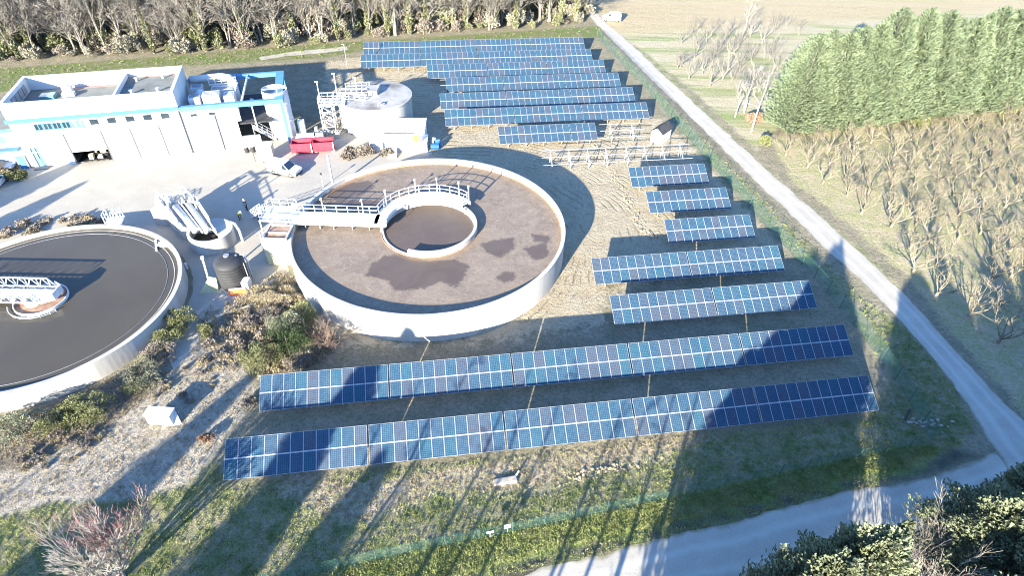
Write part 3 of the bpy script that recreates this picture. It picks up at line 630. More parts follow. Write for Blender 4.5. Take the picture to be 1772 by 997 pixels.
# local +x runs from the pier outwards over the rim
LB=15.2
for sy in (-1,1):
    y=sy*1.28;mb=MB();z0,z1=2.15,3.25
    mb.bar((.6,y,z0),(LB,y,z0),.13,.15);mb.bar((1.2,y,z1),(LB,y,z1),.11,.11);mb.bar((.6,y,z0),(1.2,y,z1),.1,.1)
    n=12
    for k in range(n):
        xa=1.2+(LB-1.2)*k/n;xb=1.2+(LB-1.2)*(k+1)/n;xm=(xa+xb)/2
        mb.bar((xa,y,z0),(xm,y,z1),.075,.075);mb.bar((xm,y,z1),(xb,y,z0),.075,.075);mb.bar((xa,y,z0),(xa,y,z1),.06,.06)
    mb.build('lattice_girder','white_metal',br)
mb=MB();mb.box(.3,LB,-.7,.7,2.2,2.28)
for k in range(14): mb.bar((.6+k*1.1,-1.25,2.12),(.6+k*1.1,1.25,2.12),.1,.1);mb.bar((.6+k*1.1,-1.25,2.12),(1.7+k*1.1,-.7,2.16),.06,.06);mb.bar((1.7+k*1.1,.7,2.16),(.6+k*1.1,1.25,2.12),.06,.06)
mb.build('deck','white_metal',br)
mb=MB();mb.add([(.6,-1.3,2.1),(-.35,-.75,2.1),(-.35,.75,2.1),(.6,1.3,2.1),(.6,-1.3,2.9),(-.35,-.75,2.9),(-.35,.75,2.9),(.6,1.3,2.9)],[(0,1,5,4),(1,2,6,5),(2,3,7,6),(0,3,2,1)]);mb.build('end_guard','white_metal',br)
mb=MB();mb.cyl(12.0,1.34,3.2,3.8,.1,10);mb.build('beacon','white_metal',br)
gt=thing('tank_gate','small white railed gate standing on the far rim of the clarifier','gate',tuple(G(197,386,2.1)),R(15))
mb=MB()
for x in (-.9,.0,.75): rail(mb,[(x,0,0),(x,1.5,0)],1.25,.7,.04,False)
mb.box(-1.0,.9,-.2,1.5,-.08,0);mb.build('railing','white_metal',gt)
wb=thing('skimmer_box','small white T-shaped skimmer arm at the clarifier edge','skimmer',tuple(G(273,424,1.78)),R(-25))
mb=MB();mb.bar((-.9,.5,.1),(.9,-.9,.1),.2,.15);mb.bar((.0,-.2,.1),(1.5,.5,.1),.45,.12);mb.bar((-.2,.3,.1),(.9,.75,.1),.12,.12);mb.build('arm','white_metal',wb)

# ---------------------------------------------------------------- plant building
BO=Vector((-68.5,75.0,0));BA=R(16.4);BU=Vector((math.cos(BA),math.sin(BA),0));BN=Vector((-math.sin(BA),math.cos(BA),0))
def fx(x,y,z=0): return (G(x,y,z)-BO).dot(BU)
bd=thing('plant_building','long white plant building with deep roof parapet and a row of garage doors','building',tuple(BO),BA)
H1,ZF,XL,DP=9.3,7.0,21.2,10.0
XE,YE=35.2,11.4
xs_d=[fx(132.4,284.7),fx(197.5,273.8),fx(245.6,269),fx(293.8,265)];xd0,xd1,xd2,xd3=xs_d;xd4=XL-.4
xe0,xe1=fx(69,284)+.1,fx(87.5,278.5)+.1
mb=MB()
mb.box(0,xe0,0,.3,0,6.55);mb.box(xe0,xe1,0,.3,2.95,6.55);mb.box(xe1,xd0,0,.3,0,6.55);mb.box(xd0,xd1,0,.3,1.75,6.55)
mb.box(xd1,XL,0,.3,0,6.55);mb.box(0,XL,0,.3,6.551,H1)                                  # front
mb.box(0,XL,DP-.3,DP,0,H1);mb.box(0,.3,.3,DP-.3,0,H1);mb.box(XL-.3,XL,.3,DP-.3,0,H1)
mb.build('wall','plaster_white',bd)
mb=MB();mb.box(-.05,XL+.05,-.05,.36,H1,H1+.07);mb.box(-.05,XL+.05,DP-.36,DP+.05,H1,H1+.07);mb.box(-.05,.36,.36,DP-.36,H1,H1+.07);mb.box(XL-.36,XL+.05,.36,DP-.36,H1,H1+.07);mb.build('parapet_cap','sign_white',bd)
mb=MB();mb.box(.3,13.2,.3,DP-.3,7.3,7.4);mb.box(13.5,XL-.3,.3,DP-.3,8.2,8.3);rf=mb.build('roof','roof_gravel',bd)
mb=MB();mb.box(13.2,13.5,.3,DP-.3,7.0,8.95);mb.build('dividing_upstand','plaster_white',rf)
mb=MB();mb.box(6.0,13.19,DP-1.0,DP-.32,7.401,7.43);mb.box(13.7,XL-.5,DP-.75,DP-.32,8.301,8.33);mb.build('roof_edge','roof_pink',rf)
for x,y in ((15.0,7.8),(18.5,8.2),(15.2,3.0),(18.6,3.1)): mb=MB();mb.cyl(x,y,8.3,8.75,.16,10);mb.cyl(x,y,8.75,8.85,.26,10);mb.build('roof_vent','white_metal',rf)
for x,y,a,b2,c2 in ((5.0,7.6,1.2,.9,.9),(5.3,6.0,1.6,.8,.55)):
    mb=MB();mb.box(x,x+a,y,y+b2,7.45,7.4+c2);mb.cyl(x+a/2,y+b2/2,7.4+c2,7.55+c2,.3,14);mb.build('roof_fan','white_metal',rf)
mb=MB();mb.box(2.6,4.4,5.5,7.0,7.401,7.9);mb.build('skylight','glass_teal',rf)
for k in range(4): mb=MB();mb.box(.301,.42,3+k*1.4,4.1+k*1.4,7.6,8.8);mb.build('louvre_panel','grey_metal',bd)
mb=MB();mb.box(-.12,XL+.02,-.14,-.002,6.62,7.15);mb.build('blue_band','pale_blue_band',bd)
mb=MB();mb.box(-.3,-.002,-.12,6,6.62,7.15);mb.build('blue_band','paint_blue',bd)
def window(x0,x1,z0,z1,pane='glass_dark',n=1,fr='sign_white'):
    mb=MB();mb.box(x0,x1,-.012,-.003,z0,z1);o=mb.build('window',pane,bd);mb=MB()
    for k in range(n+1): x=x0+(x1-x0)*k/n; mb.box(x-.05,x+.05,-.05,-.013,z0,z1)
    mb.box(x0-.05,x1+.05,-.07,-.013,z1+.001,z1+.08);mb.box(x0-.05,x1+.05,-.10,-.013,z0-.08,z0-.001);mb.build('frame',fr,o)
for q in ((166,205),(196,202.5),(227.5,200),(257.6,197.5),(287.7,195)):
    x=fx(*q,5.95);window(x-.6,x+.6,5.55,6.35)
xa,xb=fx(62,214,5.95),fx(126,208,5.95);n=4
for k in range(n): window(xa+(xb-xa)*k/n+.08,xa+(xb-xa)*(k+1)/n-.08,5.45,6.25,'glass_dark',2,'paint_blue')
window(xb+.1,xb+1.5,5.45,6.25,'glass_teal',2,'paint_blue')
for i,(a,b2) in enumerate(((xd0,xd1),(xd1,xd2),(xd2,xd3),(xd3,xd4))):
    mb=MB();z0=1.75 if i==0 else .06
    k=0
    while z0+k*.62<4.3: mb.box(a+.12,b2-.12,-.03,-.004,z0+k*.62,min(4.35,z0+k*.62+.605));k+=1
    d=mb.build('garage_door','plaster_door',bd)
    mb=MB();mb.box(a-.06,a+.06,-.07,-.004,0,4.6);mb.build('guide_rail','seam_grey',d)
    for k in range(3): xx=a+(b2-a)*(k+.5)/3;mb=MB();mb.box(xx-.25,xx+.25,-.036,-.0305,.07,.2);mb.build('floor_vent','seam_grey',d)
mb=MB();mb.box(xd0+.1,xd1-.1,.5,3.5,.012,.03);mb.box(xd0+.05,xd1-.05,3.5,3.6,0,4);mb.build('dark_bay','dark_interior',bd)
mb=MB();rg=random.Random(3)
for k in range(9): x=rg.uniform(xd0+.5,xd1-.9);y=rg.uniform(.7,2.6);s=rg.uniform(.25,.6);mb.box(x,x+s,y,y+s,.035,.035+s*rg.uniform(.5,1.4))
tag(mb.build('equipment_crate','cream_paint'),'pale crates inside the half open garage bay','crate');bpy.data.objects['equipment_crate'].location=BO;bpy.data.objects['equipment_crate'].rotation_euler=(0,0,BA)
mb=MB();mb.box(xe0,xe1,.12,.16,.03,2.94);dr=mb.build('entrance_door','glass_teal',bd)
mb=MB()
for x in (xe0+.05,(xe0+xe1)/2,xe1-.05): mb.box(x-.06,x+.06,.02,.119,0,2.94)
mb.box(xe0+.111,(xe0+xe1)/2-.061,.02,.119,2.15,2.3);mb.box((xe0+xe1)/2+.061,xe1-.111,.02,.119,2.15,2.3);mb.build('frame','grey_metal',dr)
mb=MB();mb.box((xe0+xe1)/2+.07,xe1-.12,.05,.118,.05,1.2);mb.build('kick_panel','paint_blue',dr)
mb=MB();mb.box(xe0-.3,xe1+.3,-.9,-.01,0,.12);mb.build('door_step','concrete_stained',bd)
mb=MB();mb.cyl(XL-.1,-.1,0,6.5,.09,8);mb.cyl(25.6,-.1,0,5.4,.07,8);mb.build('drainpipe','seam_grey',bd)
# open plant yard at the end of the building inside a blue frame
mb=MB();mb.box(XL,28.4,.02,.32,0,6.35);mb.box(28.4,31.0,.02,.32,0,1.7);mb.box(28.4,29.0,.02,.32,4.2,6.35);mb.build('yard_wall','plaster_white',bd)
mb=MB();mb.box(XL,33.2,.33,YE-.3,3.5,3.7);mb.build('plant_deck','asphalt_dark',bd)
mb=MB();mb.box(XL,XE-.2,YE-.28,YE,0,3.6);mb.build('rear_wall','plaster_white',bd)
mb=MB();mb.box(XL,XE-1.0,-.1,.5,6.36,7.0);mb.box(XL,XE-1.0,YE-.55,YE,6.36,7.0);mb.box(XE-1.0,XE+.2,-.1,YE,6.36,7.0);mb.build('blue_frame','paint_blue',bd)
for x,y in ((XE-.15,.1),(XE-.15,YE-.2),(28.2,YE-.2)): mb=MB();mb.box(x-.18,x+.18,y-.18,y+.18,0,6.355);mb.build('frame_column','paint_blue',bd)
mb=MB();mb.bar((30.9,.2,2.5),(30.9,.2,6.35),.16,.16);mb.bar((29.6,.5,6.8),(29.9,YE-.5,6.8),.22,.3);mb.build('white_column','white_metal',bd)
for q in ((23,3,1.5),(25.5,3.1,.9)): window(q[0]-.6,q[0]+.4,5.5,5.9)
def tube_run(pts,r,n=12):
    mb=MB();mb.tube(pts,r,n);return mb
tube_run([(21.8,9.6,7.3),(26.4,9.6,7.4),(27.4,9.4,7.25),(27.9,8.7,6.6),(28.1,7.8,4.0)],.55,16).build('air_duct','white_metal',bd,True)
for x,y,a,b2,z0,z1 in ((22.3,2.2,1.5,1.4,3.7,7.3),(24.2,2.2,2.3,1.8,3.7,7.5),(27.0,2.6,1.4,1.9,3.7,7.0),(24.8,6.2,3.2,2.0,3.7,6.6),(22.0,6.8,1.6,1.6,3.7,7.0)):
    mb=MB();mb.box(x,x+a,y,y+b2,z0,z1);o=mb.build('air_unit','white_metal',bd);mb=MB()
    for k in range(3): mb.box(x+.15,x+a-.15,y+.2+k*.45,y+.5+k*.45,z1+.002,z1+.05)
    mb.build('louvre','grey_metal',o)
mb=MB();mb.cyl(23.6,5.2,3.7,6.6,1.0,20);mb.cyl(23.6,5.2,6.6,7.3,1.0,20,.3);mb.build('hopper','white_metal',bd)
mb=MB();rail(mb,[(24.5,8.3,6.7),(28.5,8.3,6.7),(28.5,5.0,6.7)],1.0,.9,.04);mb.box(24.4,28.6,8.35,9.0,6.6,6.68);mb.build('catwalk_rail','white_metal',bd)
mb=MB();mb.tube([(29.8,6.0,3.7),(29.8,6.0,4.6),(30.1,6.1,4.8),(30.5,6.1,4.7)],.25,10);mb.build('gooseneck','white_metal',bd)
TP=(G(474,154,7.3)-BO);tx,ty=TP.dot(BU),TP.dot(BN)
pt=thing('process_tank','tall white cylindrical tank with open top inside the blue frame','tank',tuple(BO+BU*tx+BN*ty),BA)
mb=MB();mb.ring(1.78,1.85,0,7.35,48);mb.build('shell','white_metal',pt)
mb=MB();mb.disc(1.79,6.4,40);mb.build('contents','grey_metal',pt)
mb=MB();mb.bar((-1.7,.2,7.3),(1.7,.4,7.3),.2,.12);mb.cyl(.4,-.4,6.4,7.9,.07,8);mb.build('mixer','white_metal',pt)
mb=MB();mb.ring(1.86,1.92,5.3,5.45,48);mb.ring(1.86,1.92,2.5,2.65,48);mb.build('band','sign_white',pt)
# annex
an=thing('annex_building','lower white annex with blue eaves joined to the plant building by the glazed entrance','building',tuple(BO),BA)
mb=MB();mb.box(-16,-.02,.9,9.0,0,5.2);mb.build('wall','plaster_white',an)
mb=MB();mb.box(-16.2,-.31,.6,9.2,5.2,5.55);mb.build('eaves','paint_blue',an)
mb=MB();mb.box(-16,-.4,.8,9,5.551,5.6);mb.build('roof','roof_gravel',an)
for x in (-2.9,-6.2,-9.5,-12.8):
    mb=MB();mb.box(x-1.1,x+1.1,.88,.897,3.6,4.6);o=mb.build('window','glass_teal',an);mb=MB();mb.box(x-1.2,x+1.2,.82,.879,3.5,3.595);mb.build('sill','sign_white',o)
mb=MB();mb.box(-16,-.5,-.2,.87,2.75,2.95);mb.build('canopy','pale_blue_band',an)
pb=G(52,291);bx=thing('notice_stand','small blue upright board at the annex corner by the entrance','board',(pb.x-.5,pb.y-.1,0),BA);mb=MB();mb.box(-.5,.5,-.1,.1,0,1.9);mb.build('board','paint_blue',bx);mb=MB();mb.box(-.56,-.502,-.12,.12,0,1.95);mb.box(.502,.56,-.12,.12,0,1.95);mb.build('frame','white_metal',bx)
# things standing by the building end
def place(name,label,cat,p,rz=0,group=None): return thing(name,label,cat,(p.x,p.y,0),rz,group)
st=place('loading_stair','white metal stair leaning on the wall under the blue frame corner','stair',G(448,246),BA)
mb=MB()
for y in (0,.9): mb.bar((-.3,y,2.4),(2.6,y,.1),.08,.25)
for k in range(9): mb.box(-.1+k*.3,.16+k*.3,0,.9,2.2-k*.26,2.24-k*.26)
mb.build('flight','white_metal',st);mb=MB();rail(mb,[(-.3,.0,2.4),(2.6,0,.1)],1,.8,.03,False);rail(mb,[(-.3,.9,2.4),(2.6,.9,.1)],1,.8,.03,False);mb.bar((-.3,0,0),(-.3,0,2.4),.09,.09);mb.bar((-.3,.9,0),(-.3,.9,2.4),.09,.09);mb.build('railing','galvanised',st)
cb=place('cream_container','tall cream storage container beside the white van','container',G(449,282),R(12))
mb=MB();mb.box(0,2.1,0,1.9,.15,2.35);mb.build('body','cream_paint',cb)
mb=MB();mb.box(-.03,2.13,-.03,1.93,2.351,2.42);mb.build('lid','sign_white',cb)
mb=MB();mb.bar((-.5,.2,.2),(-.55,.1,1.6),.05,.05);mb.tube([(-.5,.2,1.6),(-.4,-.1,1.75),(.3,-.15,1.7)],.04,6);mb.build('hose','rubber',cb)
mb=MB()
for x in (.2,1.6): mb.box(x,x+.3,-.02,1.92,0,.15)
mb.build('skid','grey_metal',cb)
for q,rz,lab in (((428,261),BA,'pair of small dark waste drums against the white yard wall'),):
    dr_=place('waste_drum',lab,'drum',G(*q),rz);mb=MB();mb.cyl(0,-.4,0,.8,.32,14);mb.cyl(.9,-.4,0,.8,.32,14);mb.build('body','black_plastic',dr_);mb=MB();mb.cyl(0,-.4,.8,.84,.28,14);mb.cyl(.9,-.4,.8,.84,.28,14);mb.build('lid','galvanised',dr_)
# red skips
for (xa,ya),(xb,yb),lab in (((506,267.5),(541.5,265.5),'red ribbed skip beside the cream container'),((543.5,265.3),(579,263),'red ribbed skip beside the silo stair')):
    a=G(xa,ya);b2=G(xb,yb);L=(b2-a).length;an_=math.atan2(b2.y-a.y,b2.x-a.x)
    s=place('red_skip',lab,'skip',a,an_,'red skips');Wd=1.7
    mb=MB();mb.box(0,L,0,.08,.2,1.55);mb.box(0,L,Wd-.08,Wd,.2,1.55);mb.box(0,.08,.08,Wd-.08,.2,1.55);mb.box(L-.08,L,.08,Wd-.08,.2,1.55);mb.box(.08,L-.08,.08,Wd-.08,.2,.3);mb.build('body','red_paint',s)
    mb=MB()
    for z in (.35,.78,1.18): mb.box(0,L,-.07,-.002,z,z+.12)
    mb.box(-.05,L+.05,-.09,.1,1.551,1.66);mb.box(-.05,L+.05,Wd-.1,Wd+.09,1.551,1.66)
    for x in (.6,L-.7): mb.box(x,x+.1,-.06,-.002,.48,.77);
    mb.build('rib','red_paint',s)
    mb=MB();mb.box(L-.12,L+.02,-.14,-.092,.1,1.7);mb.build('ladder_post','sign_white',s)
    mb=MB()
    for x in (.2,L-.5): mb.box(x,x+.3,.05,Wd-.05,0,.199)
    mb.build('skid','grey_metal',s)
for q,dims,m_,lab in (((525,236),(1.0,1.0,2.5),'plaster_white','tall white bulk bag standing behind the red skips'),((531,252),(3.0,1.5,1.4),'plaster_white','wide white crate behind the first red skip'),((553,250),(1.4,1.3,1.4),'plaster_white','square white crate near the silo stair')):
    s=place('bulk_bag' if 'bag' in lab else 'white_crate',lab,'bag' if 'bag' in lab else 'crate',G(*q),R(10));x,y,z=dims
    mb=MB();mb.hexa([(-x/2,0,.12),(x/2,0,.12),(x/2,y,.12),(-x/2,y,.12),(-x*.47,.05,z),(x*.47,.05,z),(x*.47,y*.95,z),(-x*.47,y*.95,z)]);mb.build('body',m_,s)
    mb=MB();[mb.box(-x/2+k*(x-.2)/2,-x/2+.2+k*(x-.2)/2,-.03,y+.03,0,.119) for k in range(3)];mb.build('pallet','cream_paint',s)
pp=place('pallet_stack','low stack of pale timber pallets by the skips','pallet',G(512,250),R(25));mb=MB()
for k in range(4): mb.box(0,1.5,0,1.1,.02+k*.16,.05+k*.16);[mb.box(.02+j*.7,.12+j*.7,.02,1.08,.051+k*.16,.175+k*.16) for j in range(3)]
mb.build('boards','cream_paint',pp)
# ---------------------------------------------------------------- silo
SC=(-22.9,93.1);si=thing('concrete_silo','round pale concrete silo with stained flat roof','silo',(SC[0],SC[1],0))
mb=MB();mb.lathe([(5.8,0),(5.8,4.35),(5.95,4.36),(5.95,4.6),(5.8,4.62)],96);mb.build('wall','concrete_white',si)
mb=MB();mb.lathe([(5.8,4.62),(0,4.78)],96);mb.build('roof','concrete_stained',si)
mb=MB();mb.box(-.9,.6,-.6,1.8,4.7,5.5);o=mb.build('hatch_house','concrete_stained',si);mb=MB();mb.box(-.905,-.902,-.3,.5,4.8,5.4);mb.build('door','dark_interior',o)
mb=MB();rail(mb,[(-5.2,-2.4,4.7),(-.9,-2.4,4.72)],1.0,.85,.035);rail(mb,[(-5.2,-.6,4.7),(-.95,-.6,4.72)],1.0,.85,.035);rail(mb,[(-4.9,1.6,4.7),(-1.2,2.4,4.72)],1.0,.85,.035);mb.build('railing','white_metal',si)
mb=MB();mb.tube([(1.4,-4.0,4.7),(1.4,-4.0,5.0),(1.7,-4.3,5.2),(2.0,-4.6,5.0)],.1,8);mb.build('vent_pipe','white_metal',si)
tw=place('stair_tower','white lattice stair tower with lamp poles beside the silo','tower',G(572,229),R(8))
mb=MB()
for x in (-.9,1.0):
    for y in (-.6,1.5): mb.bar((x,y,0),(x,y,5.6),.12,.12)
for z in (1.2,2.4,3.6,4.7):
    mb.bar((-.9,-.6,z),(1,-.6,z),.09,.09);mb.bar((-.9,1.5,z),(1,1.5,z),.09,.09);mb.bar((-.9,-.6,z),(-.9,1.5,z),.09,.09);mb.bar((1,-.6,z),(1,1.5,z),.09,.09)
    mb.bar((-.9,-.6,z),(1,-.6,z-1.2),.07,.07);mb.bar((1,1.5,z),(-.9,1.5,z-1.2),.07,.07)
mb.build('frame','white_metal',tw)
mb=MB()
for k in range(4):
    z=k*1.2;s_=1 if k%2==0 else -1
    for q in range(6): x=s_*(-.7+q*.28);mb.box(x-.13,x+.13,-.5 if k%2 else .5,.4 if k%2 else 1.4,z+q*.2,z+q*.2+.04)
mb.box(-.95,3.0,-.6,1.5,4.72,4.8);mb.build('treads','galvanised',tw)
mb=MB();rail(mb,[(-.95,-.6,4.8),(3.0,-.6,4.8)],1.1,.9,.035);rail(mb,[(3.0,1.5,4.8),(-.95,1.5,4.8),(-.95,-.6,4.8)],1.1,.9,.035);mb.build('railing','white_metal',tw)
for x,y,h in ((-.95,1.5,7.6),(1.6,2.6,8.4),(4.6,3.4,7.4)): mb=MB();mb.cyl(x,y,0 if h!=7.4 else 4.6,h,.075,8);mb.box(x-.35,x+.15,y-.12,y+.12,h,h+.12);mb.build('lamp_pole','white_metal',tw)
ms=place('valve_station','jumble of pipes and valves at the foot of the silo stair tower','valves',G(572,238),R(5));mb=MB();rg=random.Random(5)
for k in range(7): x=-1.8+k*.55;mb.tube([(x,0,0),(x,0,.9+rg.uniform(-.2,.3)),(x+.2,.6,1.0),(x+.2,1.2,.3)],.09,8);mb.cyl(x,0,.9,1.1,.2,10)
mb.build('pipework','galvanised',ms);mb=MB();mb.box(-2.3,-1.9,.3,.9,0,1.5);mb.build('cabinet','cream_paint',ms);mb=MB();mb.box(.9,1.5,-.3,.3,0,1.1);mb.build('cabinet','cream_paint',ms)
lp=place('lamp_post','thin dark lamp post standing between silo and last panel rows','lamp post',G(603,129));mb=MB();mb.cyl(0,0,0,5.6,.07,8);mb.build('shaft','grey_metal',lp);mb=MB();mb.box(-.5,.1,-.1,.1,5.6,5.7);mb.build('lamp_head','grey_metal',lp)
# pump house
ph=place('pump_house','low white flat roofed pump house in front of the silo','building',G(641,262.5),R(3.5))
mb=MB();mb.box(0,8.6,0,2.2,0,1.75);mb.box(1.4,8.2,2.2,5.6,0,2.75);mb.build('wall','plaster_white',ph)
mb=MB();mb.box(-.1,8.7,-.1,2.195,1.751,1.86);mb.box(1.3,8.3,2.19,5.7,2.751,2.87);mb.build('roof','sign_white',ph)
mb=MB();mb.box(2.0,6.6,2.165,2.188,1.87,2.05);mb.build('vent_strip','dark_interior',ph)
mb=MB();mb.box(5.0,5.9,-.03,-.003,.02,1.6);mb.build('door','plaster_door',ph)
sn=place('warning_sign','orange and white sign board on a post before the pump house','sign',G(725,263),R(3.5));mb=MB();mb.cyl(0,0,0,2.6,.045,8);mb.build('post','grey_metal',sn)
mb=MB();mb.box(-.65,.65,-.05,-.01,1.75,2.75);mb.build('board','orange_paint',sn);mb=MB()
for k in range(3): mb.hexa([(-.45+k*.38,-.056,1.85),(-.37+k*.38,-.056,1.85),(-.37+k*.38,-.052,1.85),(-.45+k*.38,-.052,1.85),(-.33+k*.38,-.056,2.65),(-.25+k*.38,-.056,2.65),(-.25+k*.38,-.052,2.65),(-.33+k*.38,-.052,2.65)])
mb.build('stripe','sign_white',sn)
cp=place('white_kerb_block','low white ramp block in front of the pump house','block',G(672,270),R(5));mb=MB();mb.hexa([(0,-.8,0),(1.3,-.8,0),(1.3,.7,0),(0,.7,0),(0,-.6,.15),(1.3,-.6,.15),(1.3,.7,.9),(0,.7,.9)]);mb.build('body','plaster_white',cp)
for k,(q,lab) in enumerate((((752,258),'blue drum lying open behind the pump house'),((758,254),'blue drum standing by the white pipe'))):
    d=place('blue_drum',lab,'drum',G(*q),R(20*k));mb=MB();mb.tube([(-.5,0,.45),(.7,.1,.45)] if k==0 else [(0,0,0),(0,0,1.1)],.45,18);mb.build('body','blue_drum',d)
    mb=MB();mb.tube([(-.52,0,.45),(-.5,0,.45)] if k==0 else [(0,0,1.1),(0,0,1.13)],.38,14);mb.build('lid','glass_teal',d)
wp=place('white_pipe','bent white pipe end standing beside the blue drums','pipe',G(749,254));mb=MB();mb.tube([(0,0,0),(0,0,1.2),(.15,-.1,1.45),(.5,-.3,1.5)],.2,12);mb.build('bend','white_metal',wp)
# white hut by the lane
ht=thing('meter_hut','small white hut with dark gabled roof beside the lane fence','hut',(21.3,88.95,0),R(-38));mb=MB();L_=3.2;mb.box(0,1.8,0,L_,0,1.9)
mb.add([(0,0,1.9),(1.8,0,1.9),(.9,0,2.55),(0,L_,1.9),(1.8,L_,1.9),(.9,L_,2.55)],[(0,1,2),(3,5,4),(0,2,5,3),(1,4,5,2)]);mb.build('wall','plaster_white',ht)
mb=MB();mb.hexa([(-.2,-.2,1.78),(.9,-.2,2.57),(.9,L_+.2,2.57),(-.2,L_+.2,1.78),(-.2,-.2,1.87),(.9,-.2,2.66),(.9,L_+.2,2.66),(-.2,L_+.2,1.87)]);mb.hexa([(.901,-.2,2.57),(2.0,-.2,1.78),(2.0,L_+.2,1.78),(.901,L_+.2,2.57),(.901,-.2,2.66),(2.0,-.2,1.87),(2.0,L_+.2,1.87),(.901,L_+.2,2.66)]);mb.build('roof','asphalt_dark',ht)
mb=MB();mb.box(.5,1.2,-.03,-.003,.05,1.7);mb.build('door','grey_metal',ht)
# white box on the gravel
gb=thing('valve_box','white concrete valve box standing alone on the gravel track','box',(-31.35,31.9,0),R(-2));mb=MB();mb.box(0,2.2,0,.9,0,1.25);mb.build('body','plaster_white',gb);mb=MB();mb.box(-.06,2.26,-.06,.96,1.251,1.34);mb.build('lid','sign_white',gb);mb=MB();mb.add([(2.21,0,0),(2.21,.9,0),(2.21,.9,1.2),(2.75,.3,0)],[(0,1,2),(0,2,3),(1,3,2),(0,3,1)]);mb.build('side_wing','plaster_white',gb)

# ---------------------------------------------------------------- screw pump station
sp=thing('screw_pump_station','white concrete pump ramp with steel gantry running into a round basin','pump station',(0,0,0))
P1,P2,P3,P4=[G(x,y,1.8) for x,y in ((281,366),(328,410),(384,414),(343,354))]
def T(u,v,z): # bilinear point over the ramp top
    p=P1.lerp(P4,u).lerp(P2.lerp(P3,u),v);return Vector((p.x,p.y,z))
mb=MB();mb.hexa([T(0,0,0),T(0,.66,0),T(1,.6,0),T(1,0,0),T(0,0,2.3),T(0,.66,1.9),T(1,.6,1.9),T(1,0,2.3)]);mb.build('ramp','concrete_white',sp)
for u in (.36,.70):
    mb=MB();mb.tube([T(u,.1,2.5),T(u,.82,2.0)],.42,14);mb.build('screw_trough','white_metal',sp,True)
for u in (.06,.52,.94):
    mb=MB();mb.bar(T(u,.02,2.75),T(u,.72 if u<.1 else .88,2.1),.14,.4);mb.build('side_girder','white_metal',sp)
mb=MB();rail(mb,[T(.02,0,2.3),T(.02,.62,1.92)],1.1,1.1,.04);rail(mb,[T(.98,0,2.3),T(.98,.6,1.92)],1.1,1.1,.04);mb.build('railing','white_metal',sp)
mb=MB();mb.hexa([T(-.28,-.02,0),T(0,.1,0),T(.5,-.05,0),T(.35,-.22,0),T(-.28,-.02,2.35),T(0,.1,2.35),T(.5,-.05,2.35),T(.35,-.22,2.35)]);mb.build('motor_platform','concrete_white',sp)
for u,v in ((.05,-.08),(.3,-.1),(.62,.06),(.84,.08)):
    mb=MB();p=T(u,v,2.36);mb.box(p.x-.4,p.x+.4,p.y-.35,p.y+.35,p.z,p.z+.8);mb.cyl(p.x,p.y,p.z+.8,p.z+1.3,.25,12);mb.build('motor','grey_metal' if u>.5 else 'white_metal',sp)
mb=MB()
for u,v in ((.1,-.1),(.75,-.1),(.1,.25),(.85,.25)): mb.bar(T(u,v,0),T(u,v,4.2),.14,.14)
mb.bar(T(.1,-.1,4.2),T(.1,.25,4.2),.15,.2);mb.bar(T(.8,-.1,4.2),T(.85,.25,4.2),.15,.2);mb.bar(T(.1,.08,4.25),T(.83,.08,4.25),.18,.25);mb.build('gantry','white_metal',sp)
bs=thing('round_basin','low round white concrete basin with half moon opening below the pump ramp','basin',(-36.2,58.6,0))
mb=MB();mb.ring(2.25,2.55,0,1.9,64);mb.build('wall','concrete_white',bs)
mb=MB();mb.disc(2.26,.7,40);mb.build('water','grey_water',bs)
mb=MB();c0=math.cos(R(-38));pts=[(2.27*math.cos(R(a)),2.27*math.sin(R(a))) for a in range(-40,131,8)];mb.prism(pts,1.78,1.88);mb.build('cover_slab','concrete_white',bs)
mb=MB();mb.tube([(1.9,1.7,1.9),(2.6,1.2,2.05),(3.2,.6,1.6),(3.3,.5,0)],.16,10);mb.build('outlet_pipe','white_metal',bs)
# black tank and dosing gear
bt=thing('black_tank','upright black plastic tank with side pipes between the two round tanks','tank',(-30.9,51.3,0))
mb=MB();prof=[(1.55,0)]
for k in range(8): prof+=[(1.55,.38*k+.05),(1.585,.38*k+.12),(1.585,.38*k+.28),(1.55,.38*k+.35)]
prof+=[(1.5,3.12),(1.2,3.35),(.5,3.5),(0,3.52)];mb.lathe(prof,40);mb.build('body','black_plastic',bt,True)
mb=MB();mb.cyl(-.2,.3,3.5,3.66,.3,16);mb.cyl(.7,.6,3.3,3.5,.12,10);mb.build('lid','grey_metal',bt)
mb=MB();mb.tube([(.9,.9,3.3),(1.35,1.0,3.2),(1.75,.6,2.6),(1.75,.6,.3)],.09,8);mb.tube([(1.7,-.2,3.0),(1.75,-.2,.3)],.05,8);mb.build('pipe','galvanised',bt)
mb=MB();mb.box(1.4,2.1,-1.5,-.5,.3,1.3);mb.box(1.5,2.0,-1.62,-1.502,.5,.65);mb.box(1.5,2.0,-1.62,-1.502,.85,1.0);mb.build('pump_unit','white_metal',bt)
dp=place('dosing_pipe','slim pale standpipe with yellow base beside the black tank','standpipe',G(362,503),R(0));mb=MB();mb.tube([(-.6,1.9,3.0),(-.5,1.7,2.6),(-.3,1.2,1.4),(0,.5,.5)],.12,8);mb.build('pipe','cream_paint',dp)
mb=MB();mb.cyl(-.6,1.9,2.9,3.2,.2,10);mb.build('head','white_metal',dp);mb=MB();mb.hexa([(-.8,-.7,0),(1.1,-.2,0),(.9,.6,0),(-.2,.6,0),(-.8,-.7,.06),(1.0,.1,.08),(.9,.6,1.3),(.2,.6,1.5)]);mb.build('base','concrete_yellow',dp)
